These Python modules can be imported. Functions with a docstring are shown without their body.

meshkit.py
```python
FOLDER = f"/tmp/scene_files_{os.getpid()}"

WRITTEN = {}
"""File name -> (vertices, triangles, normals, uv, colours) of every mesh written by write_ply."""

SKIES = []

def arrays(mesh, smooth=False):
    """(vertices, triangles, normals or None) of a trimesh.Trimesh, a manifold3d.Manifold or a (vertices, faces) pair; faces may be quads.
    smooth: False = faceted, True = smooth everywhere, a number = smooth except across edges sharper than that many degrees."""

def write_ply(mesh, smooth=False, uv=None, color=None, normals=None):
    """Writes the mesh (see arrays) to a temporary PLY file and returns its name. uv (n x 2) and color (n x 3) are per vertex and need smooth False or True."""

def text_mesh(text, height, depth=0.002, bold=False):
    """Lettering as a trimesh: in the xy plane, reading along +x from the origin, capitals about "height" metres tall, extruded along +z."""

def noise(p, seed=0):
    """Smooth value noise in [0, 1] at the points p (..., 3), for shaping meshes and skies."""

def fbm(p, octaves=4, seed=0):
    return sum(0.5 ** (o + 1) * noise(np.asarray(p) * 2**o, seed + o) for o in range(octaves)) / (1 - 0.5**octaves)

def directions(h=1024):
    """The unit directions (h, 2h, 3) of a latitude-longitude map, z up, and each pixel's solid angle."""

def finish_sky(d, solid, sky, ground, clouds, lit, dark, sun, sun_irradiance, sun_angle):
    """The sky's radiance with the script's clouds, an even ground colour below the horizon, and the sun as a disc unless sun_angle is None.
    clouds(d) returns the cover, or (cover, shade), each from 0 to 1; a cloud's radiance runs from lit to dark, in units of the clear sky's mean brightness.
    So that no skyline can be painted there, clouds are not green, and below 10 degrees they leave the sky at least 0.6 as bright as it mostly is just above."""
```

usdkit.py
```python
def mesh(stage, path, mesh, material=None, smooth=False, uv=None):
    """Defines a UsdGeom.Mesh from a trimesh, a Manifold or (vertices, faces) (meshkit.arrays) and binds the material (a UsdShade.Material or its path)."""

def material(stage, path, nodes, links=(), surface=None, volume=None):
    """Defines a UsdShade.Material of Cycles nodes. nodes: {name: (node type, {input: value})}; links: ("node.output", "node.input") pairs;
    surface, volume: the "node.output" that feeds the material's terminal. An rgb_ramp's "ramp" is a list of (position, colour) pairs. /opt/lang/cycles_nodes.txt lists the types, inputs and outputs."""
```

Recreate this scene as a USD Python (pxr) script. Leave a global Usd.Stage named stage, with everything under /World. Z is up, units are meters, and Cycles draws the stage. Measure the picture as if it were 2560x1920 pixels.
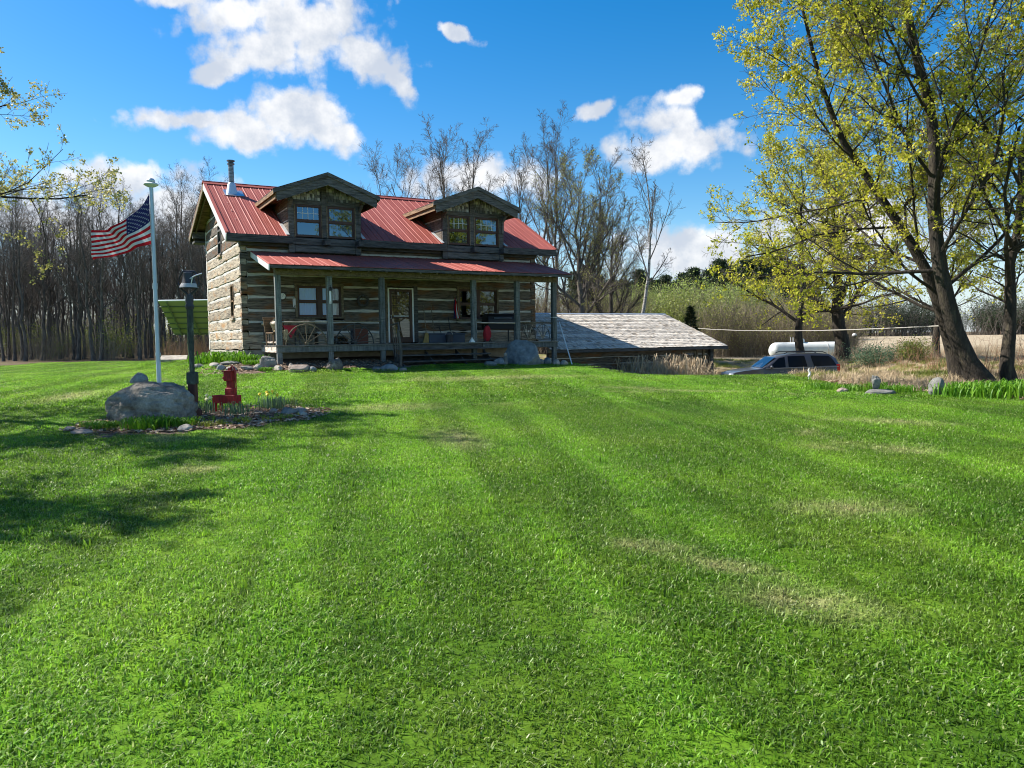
import math, numpy as np, trimesh, usdkit, meshkit
from pxr import Usd, UsdGeom, UsdLux, UsdShade, Gf, Sdf, Vt

stage = Usd.Stage.CreateInMemory()
UsdGeom.SetStageUpAxis(stage, "Z"); UsdGeom.SetStageMetersPerUnit(stage, 1.0)
stage.SetDefaultPrim(UsdGeom.Xform.Define(stage, "/World").GetPrim())
UsdGeom.Scope.Define(stage, "/World/Looks")
PI = math.pi

# ---------------------------------------------------------------- camera
EXPOSURE = 1.3
PITCH, ROLL, EYE = .0605, -.0136, (0, 0, 1.65)
cam = UsdGeom.Camera.Define(stage, "/World/camera")
cp, sp, cr, sr = math.cos(PITCH), math.sin(PITCH), math.cos(ROLL), math.sin(ROLL)
up0 = np.array([0, sp, cp]); r0 = np.array([1., 0, 0]); fw = np.array([0, cp, -sp])
R = cr * r0 + sr * up0; Uc = -sr * r0 + cr * up0
cam.AddTransformOp().Set(Gf.Matrix4d(*R, 0, *Uc, 0, *(-fw), 0, *EYE, 1))
cam.CreateHorizontalApertureAttr(36.0); cam.CreateVerticalApertureAttr(27.0); cam.CreateFocalLengthAttr(27.04)
cam.CreateExposureAttr(EXPOSURE); cam.CreateClippingRangeAttr(Gf.Vec2f(.05, 5000))

# ---------------------------------------------------------------- sun and sky
SUN_EL = math.radians(41.5); SUN_AZ = math.atan2(-.96, .28)
SUN_I, SKY = 1.15, .070
sd = np.array([math.sin(SUN_AZ) * math.cos(SUN_EL), math.cos(SUN_AZ) * math.cos(SUN_EL), math.sin(SUN_EL)])
sun = UsdLux.DistantLight.Define(stage, "/World/sun")
zc = sd; xc = np.cross([0, 0, 1], zc); xc /= np.linalg.norm(xc); yc = np.cross(zc, xc)
sun.AddTransformOp().Set(Gf.Matrix4d(*xc, 0, *yc, 0, *zc, 0, 0, 0, 60, 1))
sun.CreateIntensityAttr(SUN_I); sun.CreateAngleAttr(.5); sun.CreateColorAttr(Gf.Vec3f(1, .95, .87)); sun.CreateNormalizeAttr(True)

def sky_material():
    n = {"tc": ("texture_coordinate", {}), "sep": ("separate_xyz", {}), "az": ("math", {"math_type": "arctan2"}), "el": ("math", {"math_type": "arcsine"}),
         "v": ("combine_xyz", {}), "n1": ("noise_texture", {"scale": 11.0, "detail": 8.0, "roughness": .62}), "n2": ("noise_texture", {"scale": 26.0, "detail": 7.0, "roughness": .62}), "vo": ("voronoi_texture", {"feature": "f1", "scale": 20.0, "detail": 2.0, "roughness": .55, "lacunarity": 2.2, "smoothness": .25}), "wv": ("vector_math", {"math_type": "add"}),
         "sky": ("sky_texture", {"sky_type": "single_scattering", "sun_disc": False, "sun_elevation": SUN_EL, "sun_rotation": SUN_AZ, "altitude": 100., "air_density": SKY_AIR, "aerosol_density": SKY_AER, "ozone_density": SKY_OZ}),
         "hs": ("hsv", {"saturation": SKY_SAT, "value": 1.0, "hue": .5, "fac": 1.0}),
         "w1": ("vector_math", {"vector_math_type": "subtract", "math_type": "subtract", "vector2": (.5, .5, .5)}), "w2": ("vector_math", {"math_type": "multiply", "vector2": (.045, .030, 0)}),
         "w3": ("vector_math", {"math_type": "add"})}
    n["w1"] = ("vector_math", {"math_type": "subtract", "vector2": (.5, .5, .5)})
    l = [("tc.generated", "sep.vector"), ("sep.x", "az.value1"), ("sep.y", "az.value2"), ("sep.z", "el.value1"), ("az.value", "v.x"), ("el.value", "v.y"),
         ("v.vector", "n1.vector"), ("v.vector", "n2.vector"), ("n1.color", "w1.vector1"), ("w1.vector", "w2.vector1"), ("w2.vector", "w3.vector1"), ("v.vector", "w3.vector2"), ("sky.color", "hs.color")]
    lobes = [(-.252, .362, .135, .056, 0), (-.33, .372, .08, .030, .1), (-.180, .345, .08, .036, -.4), (-.138, .318, .045, .020, -.9), (-.345, .316, .045, .016, .4), (-.29, .342, .10, .040, .1), (-.40, .385, .05, .016, 0),
             (-.265, .266, .085, .042, 0), (-.38, .258, .11, .018, .05), (-.33, .246, .09, .024, 0), (-.222, .254, .06, .028, -.3), (-.070, .369, .04, .009, -.4),
             (.185, .262, .05, .034, .1), (.21, .232, .10, .034, 0), (.112, .281, .036, .013, .3), (.215, .288, .04, .016, .2), (-.463, .185, .10, .03, .1), (-.41, .162, .10, .045, 0),
             (-.53, .135, .16, .045, 0), (.25, .105, .16, .05, 0), (-.037, .20, .14, .035, 0), (.42, .12, .16, .06, 0), (-.15, .13, .2, .04, 0),
             (.9, .30, .2, .06, 0), (-.95, .36, .2, .06, 0), (1.3, .22, .25, .06, 0), (-1.5, .2, .3, .06, 0), (2.1, .32, .25, .07, 0), (-2.2, .45, .3, .07, 0), (.5, .62, .3, .08, 0), (-.6, .75, .3, .1, 0), (1.7, .7, .4, .12, 0), (-2.9, .6, .4, .1, 0), (2.6, .55, .3, .1, 0)]
    last = None
    for i, (a, e, ra, re, rot) in enumerate(lobes):
        n[f"m{i}"] = ("mapping", {"mapping_type": "texture", "location": (a, e, 0), "rotation": (0, 0, rot), "scale": (ra, re, 1)})
        n[f"g{i}"] = ("vector_math", {"math_type": "length"})
        n[f"s{i}"] = ("math", {"math_type": "subtract", "value1": 1.0})
        l += [("w3.vector", f"m{i}.vector"), (f"m{i}.vector", f"g{i}.vector1"), (f"g{i}.value", f"s{i}.value2")]
        if last:
            n[f"x{i}"] = ("math", {"math_type": "smoothmax", "value3": .25})
            l += [(last, f"x{i}.value1"), (f"s{i}.value", f"x{i}.value2")]; last = f"x{i}.value"
        else: last = f"s{i}.value"
    # ragged edges
    n["a1"] = ("math", {"math_type": "multiply_add", "value2": 1.1, "value3": -.55})
    n["a2"] = ("math", {"math_type": "add"}); n["a3"] = ("math", {"math_type": "multiply_add", "value2": -.62, "value3": .50}); n["a4"] = ("math", {"math_type": "add"})
    n["cov"] = ("map_range", {"range_type": "smoothstep", "from_min": -.04, "from_max": .52, "to_min": 0., "to_max": .97, "clamp": True})
    n["hz"] = ("map_range", {"range_type": "smoothstep", "from_min": .0, "from_max": .15, "to_min": .62, "to_max": 0., "clamp": True})
    n["hzx"] = ("mix", {"color2": tuple(x * CLOUD for x in (.66, .80, .98))})
    n["sh"] = ("map_range", {"range_type": "smoothstep", "from_min": .34, "from_max": .62, "to_min": 0., "to_max": 1., "clamp": True})
    n["cc"] = ("mix", {"color1": tuple(x * CLOUD for x in (1.0, 1.0, 1.0)), "color2": tuple(x * CLOUD for x in (.60, .66, .76))})
    n["mix"] = ("mix", {}); n["bg"] = ("background_shader", {"strength": SKY})
    l += [("n2.fac", "a1.value1"), ("a1.value", "a2.value1"), (last, "a2.value2"), ("w3.vector", "vo.vector"), ("vo.distance", "a3.value1"), ("a3.value", "a4.value1"), ("a2.value", "a4.value2"), ("a4.value", "cov.value"), ("n1.fac", "sh.value"), ("sh.result", "cc.fac"),
          ("el.value", "hz.value"), ("hz.result", "hzx.fac"), ("hs.color", "hzx.color1"), ("hzx.color", "mix.color1"), ("cc.color", "mix.color2"), ("cov.result", "mix.fac"), ("mix.color", "bg.color")]
    return usdkit.material(stage, "/World/Looks/sky", n, l, surface="bg.background")
SKY_AIR, SKY_AER, SKY_OZ, SKY_SAT, CLOUD = 1.0, .4, 2.0, 1.5, 6.2
dome = UsdLux.DomeLight.Define(stage, "/World/sky")
dome.GetPrim().SetCustomDataByKey("kind", "structure")
UsdShade.MaterialBindingAPI.Apply(dome.GetPrim()).Bind(sky_material())

# ---------------------------------------------------------------- helpers
used = {}
def numbered(parent, name):
    k = (parent, name); n = used.get(k, 0); used[k] = n + 1
    return f"{parent}/{name}" if n == 0 else f"{parent}/{name}_{n:03d}"
def tag(p, label=None, cat=None, group=None, kind=None):
    for k, v in (("label", label), ("category", cat), ("group", group), ("kind", kind)):
        if v: p.SetCustomDataByKey(k, v)
    return p
def place(x, loc, rz=0, s=1, rx=0):
    x.AddTranslateOp().Set(Gf.Vec3d(*map(float, loc))); x.AddRotateXYZOp().Set(Gf.Vec3f(math.degrees(rx), 0, math.degrees(rz)))
    s = (s, s, s) if np.ndim(s) == 0 else s
    x.AddScaleOp().Set(Gf.Vec3f(*map(float, s)))
def thing(name, label, cat, loc=(0, 0, 0), rz=0, s=1, group=None, kind=None):
    x = UsdGeom.Xform.Define(stage, numbered("/World", name)); place(x, loc, rz, s)
    return tag(x.GetPrim(), label, cat, group, kind)
def umesh(path, mesh, m, smooth=False, uv=None):
    p = usdkit.mesh(stage, path, mesh, M[m], smooth, uv)
    if m in LEAFY and not smooth and isinstance(mesh, tuple):   # one random value per leaf or blade
        n_, f = len(mesh[0]), np.asarray(mesh[1])
        for per in (3, 4, 5, 8):
            if n_ % per == 0 and (f // per == (f // per)[:, :1]).all():
                t = np.repeat(np.random.default_rng(n_).random(n_ // per), per)
                UsdGeom.PrimvarsAPI(p).CreatePrimvar("tint", Sdf.ValueTypeNames.FloatArray, "vertex").Set(Vt.FloatArray.FromNumpy(t.astype(np.float32))); break
    return p
LEAFY = {"grass_blade"}
def obj(name, mesh, m, parent=None, smooth=False, label=None, kind=None, uv=None):
    base = "/World" if parent is None else str(parent.GetPath())
    return tag(umesh(numbered(base, name), mesh, m, smooth, uv).GetPrim(), label, kind=kind)
def dup(src, loc, rz=0, s=1, label=None, group=None):
    was = src.GetCustomData()
    x = UsdGeom.Xform.Define(stage, numbered("/World", src.GetName().rstrip("0123456789").rstrip("_")))
    x.GetPrim().GetReferences().AddInternalReference(src.GetPath()); x.GetPrim().SetInstanceable(True)
    s = (s, s, s) if np.ndim(s) == 0 else s
    x.GetPrim().GetAttribute("xformOp:translate").Set(Gf.Vec3d(*map(float, loc)))
    x.GetPrim().GetAttribute("xformOp:rotateXYZ").Set(Gf.Vec3f(0, 0, math.degrees(rz)))
    x.GetPrim().GetAttribute("xformOp:scale").Set(Gf.Vec3f(*map(float, s)))
    return tag(x.GetPrim(), label or was.get("label"), was.get("category"), group or was.get("group"))
def cat(ms):
    vs, fs, n = [], [], 0
    for m in ms:
        v, f = (m.vertices, m.faces) if hasattr(m, "vertices") else m
        f = np.asarray(f)
        if f.shape[1] == 4: f = np.vstack([f[:, [0, 1, 2]], f[:, [0, 2, 3]]])
        vs.append(np.asarray(v, float)); fs.append(f + n); n += len(v)
    return np.vstack(vs), np.vstack(fs)
BF = np.array([[0, 2, 3, 1], [4, 5, 7, 6], [0, 1, 5, 4], [2, 6, 7, 3], [0, 4, 6, 2], [1, 3, 7, 5]])
def box(x0, x1, y0, y1, z0, z1):
    v = np.array([[x, y, z] for x in (x0, x1) for y in (y0, y1) for z in (z0, z1)], float)
    return v, np.vstack([BF[:, [0, 1, 2]], BF[:, [0, 2, 3]]])[:, ::-1] if False else np.vstack([BF[:, [0, 2, 1]], BF[:, [0, 3, 2]]])
def cbox(x0, x1, y0, y1, z0, z1, c=.01):
    p = []
    for x, sx in ((x0, 1), (x1, -1)):
        for y, sy in ((y0, 1), (y1, -1)):
            for z, sz in ((z0, 1), (z1, -1)):
                p += [(x + sx * c, y + sy * c, z), (x + sx * c, y, z + sz * c), (x, y + sy * c, z + sz * c)]
    h = trimesh.convex.convex_hull(np.array(p, float)); return np.array(h.vertices), np.array(h.faces)
def tube(path, r, k=8, cap=True):
    p = np.asarray(path, float); r = np.broadcast_to(np.asarray(r, float), (len(p),))
    t = np.gradient(p, axis=0); t /= np.linalg.norm(t, axis=1, keepdims=True) + 1e-12
    ref = np.where(np.abs(t[:, 2:]).mean() < .9, [[0, 0, 1.]], [[1., 0, 0]])
    a = np.cross(t, ref); a /= np.linalg.norm(a, axis=1, keepdims=True) + 1e-12
    b = np.cross(t, a); th = np.arange(k) * 2 * PI / k
    v = (p[:, None] + r[:, None, None] * (np.cos(th)[None, :, None] * a[:, None] + np.sin(th)[None, :, None] * b[:, None])).reshape(-1, 3)
    i, j = np.meshgrid(np.arange(len(p) - 1), np.arange(k), indexing="ij")
    q = np.stack([i * k + j, i * k + (j + 1) % k, (i + 1) * k + (j + 1) % k, (i + 1) * k + j], -1).reshape(-1, 4)
    f = np.vstack([q[:, [0, 2, 1]], q[:, [0, 3, 2]]])
    if cap:
        n = len(v); v = np.vstack([v, p[:1], p[-1:]]); j = np.arange(k); e = (len(p) - 1) * k
        f = np.vstack([f, np.stack([np.full(k, n), j, (j + 1) % k], 1), np.stack([np.full(k, n + 1), e + (j + 1) % k, e + j], 1)])
    return v, f
def lathe(prof, k=24):
    pr = np.asarray(prof, float); th = np.arange(k) * 2 * PI / k
    v = np.stack([pr[:, 0][:, None] * np.cos(th), pr[:, 0][:, None] * np.sin(th), np.broadcast_to(pr[:, 1][:, None], (len(pr), k))], -1).reshape(-1, 3)
    i, j = np.meshgrid(np.arange(len(pr) - 1), np.arange(k), indexing="ij")
    q = np.stack([i * k + j, i * k + (j + 1) % k, (i + 1) * k + (j + 1) % k, (i + 1) * k + j], -1).reshape(-1, 4)
    return v, np.vstack([q[:, [0, 1, 2]], q[:, [0, 2, 3]]])
def beam(p0, p1, w, h, up=(0, 0, 1)):
    p0, p1 = np.asarray(p0, float), np.asarray(p1, float); t = p1 - p0; L = np.linalg.norm(t); t /= L
    s = np.cross(t, up); s /= np.linalg.norm(s); n = np.cross(s, t)
    v, f = box(0, L, -w / 2, w / 2, -h / 2, h / 2)
    return p0 + v[:, :1] * t + v[:, 1:2] * -s + v[:, 2:] * n, f
def prism(pts, y0, y1, axes="xz"):
    """Extrudes a polygon; axes name the polygon's plane, the third axis runs y0..y1."""
    from shapely.geometry import Polygon
    m = trimesh.creation.extrude_polygon(Polygon(pts), y1 - y0, engine="earcut"); v = np.array(m.vertices); f = np.array(m.faces)
    if axes == "xz": return np.stack([v[:, 0], y0 + v[:, 2], v[:, 1]], 1), f[:, ::-1]
    if axes == "yz": return np.stack([y0 + v[:, 2], v[:, 0], v[:, 1]], 1), f
    return np.stack([v[:, 0], v[:, 1], y0 + v[:, 2]], 1), f
def xf(m, loc=(0, 0, 0), rz=0, s=1, rx=0, ry=0):
    v, f = (m.vertices, m.faces) if hasattr(m, "vertices") else m
    v = np.asarray(v, float) * s
    for a, (i, j) in ((rx, (1, 2)), (ry, (2, 0)), (rz, (0, 1))):
        if a:
            c, q = math.cos(a), math.sin(a); w = v.copy(); w[:, i] = c * v[:, i] - q * v[:, j]; w[:, j] = q * v[:, i] + c * v[:, j]; v = w
    return v + np.asarray(loc, float), f
def rock(seed, size, sub=4, rough=.28, flat=.5, freq=1.4, cut=5):
    m = trimesh.creation.icosphere(sub, 1.0); v = np.array(m.vertices); g = np.random.default_rng(seed)
    d = 1 + rough * (meshkit.fbm(v * freq + g.uniform(0, 50, 3), 5, seed) - .5) * 2
    for _ in range(cut):
        n = g.normal(size=3); n /= np.linalg.norm(n); h = g.uniform(.62, .92)
        proj = (v * d[:, None]) @ n; over = proj > h
        d = np.where(over, d * (h + (proj - h) * .18) / np.maximum(proj, 1e-6), d)
    d += .05 * (meshkit.fbm(v * 7 + seed, 4, seed + 9) - .5)
    v = v * d[:, None]; v[:, 2] = np.where(v[:, 2] < -flat, -flat + (v[:, 2] + flat) * .1, v[:, 2])
    return v * np.asarray(size), np.array(m.faces)
def sst(a, b, x):
    t = np.clip((np.asarray(x, float) - a) / (b - a), 0, 1); return t * t * (3 - 2 * t)

# ---------------------------------------------------------------- materials
M = {}
def mat(name, stops, scale=4., stretch=(1, 1, 1), rough=.8, detail=6., bump=0., bscale=None, spec=.3, metal=0., coord="object", coat=0., fine=0., distort=0., rnd=0.):
    """Principled surface whose colour is a ramp over stretched noise."""
    n = {"tc": ("texture_coordinate", {}), "geo": ("geometry", {}), "map": ("mapping", {"mapping_type": "point", "scale": stretch}),
         "no": ("noise_texture", {"scale": scale, "detail": detail, "roughness": .6, "distortion": distort}), "rp": ("rgb_ramp", {"ramp": stops}),
         "p": ("principled_bsdf", {"roughness": rough, "specular_ior_level": spec, "metallic": metal, "coat_weight": coat})}
    l = [("geo.position" if coord == "world" else "tc." + coord, "map.vector"), ("map.vector", "no.vector"), ("no.fac", "rp.fac")]
    out = "rp.color"
    if fine:
        n["fn"] = ("noise_texture", {"scale": scale * 9, "detail": 4., "roughness": .7}); n["fr"] = ("map_range", {"from_min": .3, "from_max": .7, "to_min": 1 - fine, "to_max": 1 + fine * .5, "clamp": True})
        n["fm"] = ("mix", {"mix_type": "multiply", "fac": 1.0})
        l += [("map.vector", "fn.vector"), ("fn.fac", "fr.value"), (out, "fm.color1"), ("fr.result", "fm.color2")]; out = "fm.color"
    if rnd:
        n["oi"] = ("object_info", {}); n["or"] = ("map_range", {"from_min": 0., "from_max": 1., "to_min": 1 - rnd, "to_max": 1 + rnd, "clamp": True}); n["om"] = ("mix", {"mix_type": "multiply", "fac": 1.0})
        l += [("oi.random", "or.value"), (out, "om.color1"), ("or.result", "om.color2")]; out = "om.color"
    l.append((out, "p.base_color"))
    if bump:
        n["bn"] = ("noise_texture", {"scale": bscale or scale * 3, "detail": 8., "roughness": .65}); n["b"] = ("bump", {"strength": 1.0, "distance": bump})
        l += [("map.vector", "bn.vector"), ("bn.fac", "b.height"), ("b.normal", "p.normal")]
    M[name] = usdkit.material(stage, f"/World/Looks/{name}", n, l, surface="p.BSDF")
def flat(name, c, rough=.6, metal=0., spec=.4, coat=0.):
    M[name] = usdkit.material(stage, f"/World/Looks/{name}", {"p": ("principled_bsdf", {"base_color": c, "roughness": rough, "metallic": metal, "specular_ior_level": spec, "coat_weight": coat})}, [], surface="p.BSDF")
def leafmat(name, stops, scale=.8, trans=.35, rough=.5, coord="world", rnd=.25):
    LEAFY.add(name)
    n = {"geo": ("geometry", {}), "tint": ("attribute", {"attribute": "tint"}), "no": ("noise_texture", {"scale": scale, "detail": 3.}), "oi": ("object_info", {}), "wn": ("math", {"math_type": "multiply_add", "value2": .55}), "add": ("math", {"math_type": "multiply_add", "value2": rnd, "value3": -.5 * rnd}),
         "rp": ("rgb_ramp", {"ramp": stops}), "p": ("principled_bsdf", {"roughness": rough, "specular_ior_level": .25}), "t": ("translucent_bsdf", {}), "mx": ("mix_closure", {"fac": trans})}
    l = [("geo.position", "no.vector"), ("tint.fac", "add.value1"), ("no.fac", "wn.value1"), ("add.value", "wn.value3"), ("wn.value", "rp.fac"), ("rp.color", "p.base_color"), ("rp.color", "t.color"), ("p.BSDF", "mx.closure1"), ("t.BSDF", "mx.closure2")]
    n["wn"] = ("math", {"math_type": "add"}); l = [x for x in l if x[1] not in ("wn.value3",)] + [("add.value", "wn.value2")]
    M[name] = usdkit.material(stage, f"/World/Looks/{name}", n, l, surface="mx.closure")
# logs: silver weathered wood with dark checks and rusty patches
def wood(name, base, dark, rust, rusty=.5, stretch=(1, 1, 10), rough=.85):
    n = {"tc": ("texture_coordinate", {}), "m1": ("mapping", {"mapping_type": "point", "scale": stretch}), "n1": ("noise_texture", {"scale": 2.2, "detail": 8., "roughness": .68}),
         "r1": ("rgb_ramp", {"ramp": [(.28, dark), (.42, tuple(.6 * a + .4 * b for a, b in zip(dark, base))), (.52, base), (.68, tuple(min(1, 1.4 * x) for x in base))]}),
         "m2": ("mapping", {"mapping_type": "point", "scale": (1.1, 1.1, 3.)}), "n2": ("noise_texture", {"scale": 1.1, "detail": 4.}), "r2": ("map_range", {"range_type": "smoothstep", "from_min": .66 - .22 * rusty, "from_max": .86 - .26 * rusty, "to_min": 0., "to_max": .85, "clamp": True}),
         "mx": ("mix", {"color2": rust}), "m3": ("mapping", {"mapping_type": "point", "scale": (2.2, 2.2, 46)}), "n3": ("noise_texture", {"scale": 1.6, "detail": 5., "roughness": .7}),
         "r3": ("map_range", {"range_type": "smoothstep", "from_min": .36, "from_max": .47, "to_min": .28, "to_max": 1., "clamp": True}), "mm": ("mix", {"mix_type": "multiply", "fac": 1.0}),
         "b": ("bump", {"strength": .9, "distance": .012}), "p": ("principled_bsdf", {"roughness": rough, "specular_ior_level": .2}),
         "ri": ("geometry", {}), "rr": ("map_range", {"from_min": 0., "from_max": 1., "to_min": .78, "to_max": 1.2, "clamp": True}), "oi": ("object_info", {}), "rm": ("mix", {"mix_type": "multiply", "fac": 1.0})}
    l = [("tc.object", "m1.vector"), ("m1.vector", "n1.vector"), ("n1.fac", "r1.fac"), ("tc.object", "m2.vector"), ("m2.vector", "n2.vector"), ("n2.fac", "r2.value"), ("r1.color", "mx.color1"), ("r2.result", "mx.fac"),
         ("tc.object", "m3.vector"), ("m3.vector", "n3.vector"), ("n3.fac", "r3.value"), ("mx.color", "mm.color1"), ("r3.result", "mm.color2"), ("oi.random", "rr.value"), ("mm.color", "rm.color1"), ("rr.result", "rm.color2"), ("rm.color", "p.base_color"), ("n3.fac", "b.height"), ("b.normal", "p.normal")]
    M[name] = usdkit.material(stage, f"/World/Looks/{name}", n, l, surface="p.BSDF")
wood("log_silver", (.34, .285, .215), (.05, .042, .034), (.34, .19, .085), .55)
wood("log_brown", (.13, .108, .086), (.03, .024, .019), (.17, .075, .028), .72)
wood("timber", (.105, .10, .095), (.035, .034, .033), (.09, .07, .055), .3, (1, 1, 10))

wood("post_wood", (.15, .16, .155), (.06, .064, .062), (.15, .14, .11), .3, (9, 9, .9))
wood("dark_wood", (.085, .082, .08), (.03, .03, .03), (.07, .06, .05), .3)
wood("brown_board", (.20, .13, .075), (.07, .045, .03), (.25, .14, .06), .5)
wood("trim_wood", (.17, .135, .09), (.08, .06, .04), (.2, .14, .08), .4, (4, 4, 4))
wood("deck_wood", (.17, .16, .14), (.07, .065, .06), (.12, .09, .06), .3, (1, 8, 8))
wood("pale_log", (.55, .46, .38), (.3, .24, .2), (.5, .4, .3), .3)
mat("chink", [(.25, (.24, .20, .15)), (.42, (.42, .40, .36)), (.6, (.52, .50, .46)), (.75, (.58, .56, .52))], 3, (1, 1, 3), .9, bump=.006, bscale=30)
mat("foundation", [(.3, (.26, .24, .2)), (.7, (.40, .37, .31))], 5, rough=.95, bump=.02, bscale=14)
mat("white_paint", [(.3, (.62, .62, .60)), (.7, (.74, .74, .72))], 6, rough=.5)
mat("grey_trim", [(.3, (.42, .42, .42)), (.7, (.55, .55, .54))], 5, rough=.55)
flat("window_frame", (.055, .022, .016), .45)
flat("dark_interior", (.035, .03, .026), .9)
flat("curtain", (.7, .72, .75), .9); flat("blue_curtain", (.10, .46, .90), .9)
flat("black", (.012, .012, .013), .45)
flat("black_cloth", (.016, .016, .018), .85)
flat("steel", (.55, .57, .6), .35, .9)
flat("pale_metal", (.46, .52, .58), .45, .6)
flat("red_paint_gloss", (.32, .012, .010), .4)
flat("red_cloth", (.42, .03, .05), .9)
flat("muntin", (.55, .6, .62), .5)
mat("soot_pipe", [(.35, (.035, .033, .03)), (.6, (.26, .26, .27))], 3, (1, 1, 4), .4, metal=.7)
mat("roof_red", [(.25, (.27, .064, .048)), (.5, (.335, .088, .068)), (.75, (.39, .12, .096))], 1.6, (1.2, .22, .22), .6, bump=.001, spec=.15, fine=.12, rnd=.08)
for gname, ior, tc, gc in (("glass", 1.75, (.82, .86, .87), (.85, .94, 1)), ("coated_glass", 2.5, (.5, .56, .58), (.62, .82, 1))):
    n = {"fr": ("fresnel", {"IOR": ior}), "t": ("transparent_bsdf", {"color": tc}), "g": ("glossy_bsdf", {"color": gc, "roughness": .015}), "m": ("mix_closure", {})}
    M[gname] = usdkit.material(stage, f"/World/Looks/{gname}", n, [("fr.fac", "m.fac"), ("t.BSDF", "m.closure1"), ("g.BSDF", "m.closure2")], surface="m.closure")
# ---------------------------------------------------------------- terrain
def height(x,y):
    x=np.asarray(x,float);y=np.asarray(y,float)
    yy=np.where(y>20,20+3*(1-np.exp(-np.maximum(y-20,0)/3)),y)
    z=.0326*(np.maximum(yy,-4)-3)
    z=z+sst(30,60,y)*.05
    z=z-.13*sst(11,20,y)*sst(1,5,x)
    # house berm
    u=(x+7.5284)*.8702+(y-24.7504)*.4926; v=-(x+7.5284)*.4926+(y-24.7504)*.8702
    du=np.maximum(np.maximum(-.6-u,u-11.),0);dv=np.maximum(np.maximum(1.2-v,v-10),0)
    d=np.hypot(du,dv)
    z=z+.36*(1-sst(0,3.2,d))*(1-sst(7,12,u))
    # drop to the drive and the shed on the right
    y0=29.5-7.5*sst(1.8,3.4,x)
    s=sst(y0,y0+6.5,y)*sst(-1.5,3.5,x)*(1-sst(15.5,19.5,x))
    back=1-sst(38.5,46,y)
    z=z-1.72*s*back
    # gentle fall right of the drive, and the far field
    z=z-.42*sst(18,34,y)*sst(8,15,x)*(1-s*back)*(1-sst(40,60,y)*.4)
    z=z-.30*sst(40,52,y)*sst(-2,6,x)*(1-sst(60,120,y))
    z=z+.0022*np.maximum(y-60,0)*(1-sst(150,260,y)*.0)*sst(0,20,x)*(y<400)+np.where(y>=400,.0022*340,0)*sst(0,20,x)
    b=np.broadcast_arrays(x*.25,y*.25,0*x); z=z+.05*(meshkit.fbm(np.stack(b,-1),3,4)-.5)*(np.hypot(x,y)<200)
    return z
def gz(x, y): return float(height(x, y))
def lawn_right(y):   # where the mown lawn ends on the right
    return np.where(y < 18.3, 9.9 - .42 * (y - 14.5) + .25 * np.sin(y * 1.7), 8.1 - .0 * y)
WALL_BED = lambda u, v: (v > -.9 + .25 * np.sin(u * 1.3)) & (v < 6 + .5 * np.sin(u * 2)) & (u > -1.7) & (u < 11.6)
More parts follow.
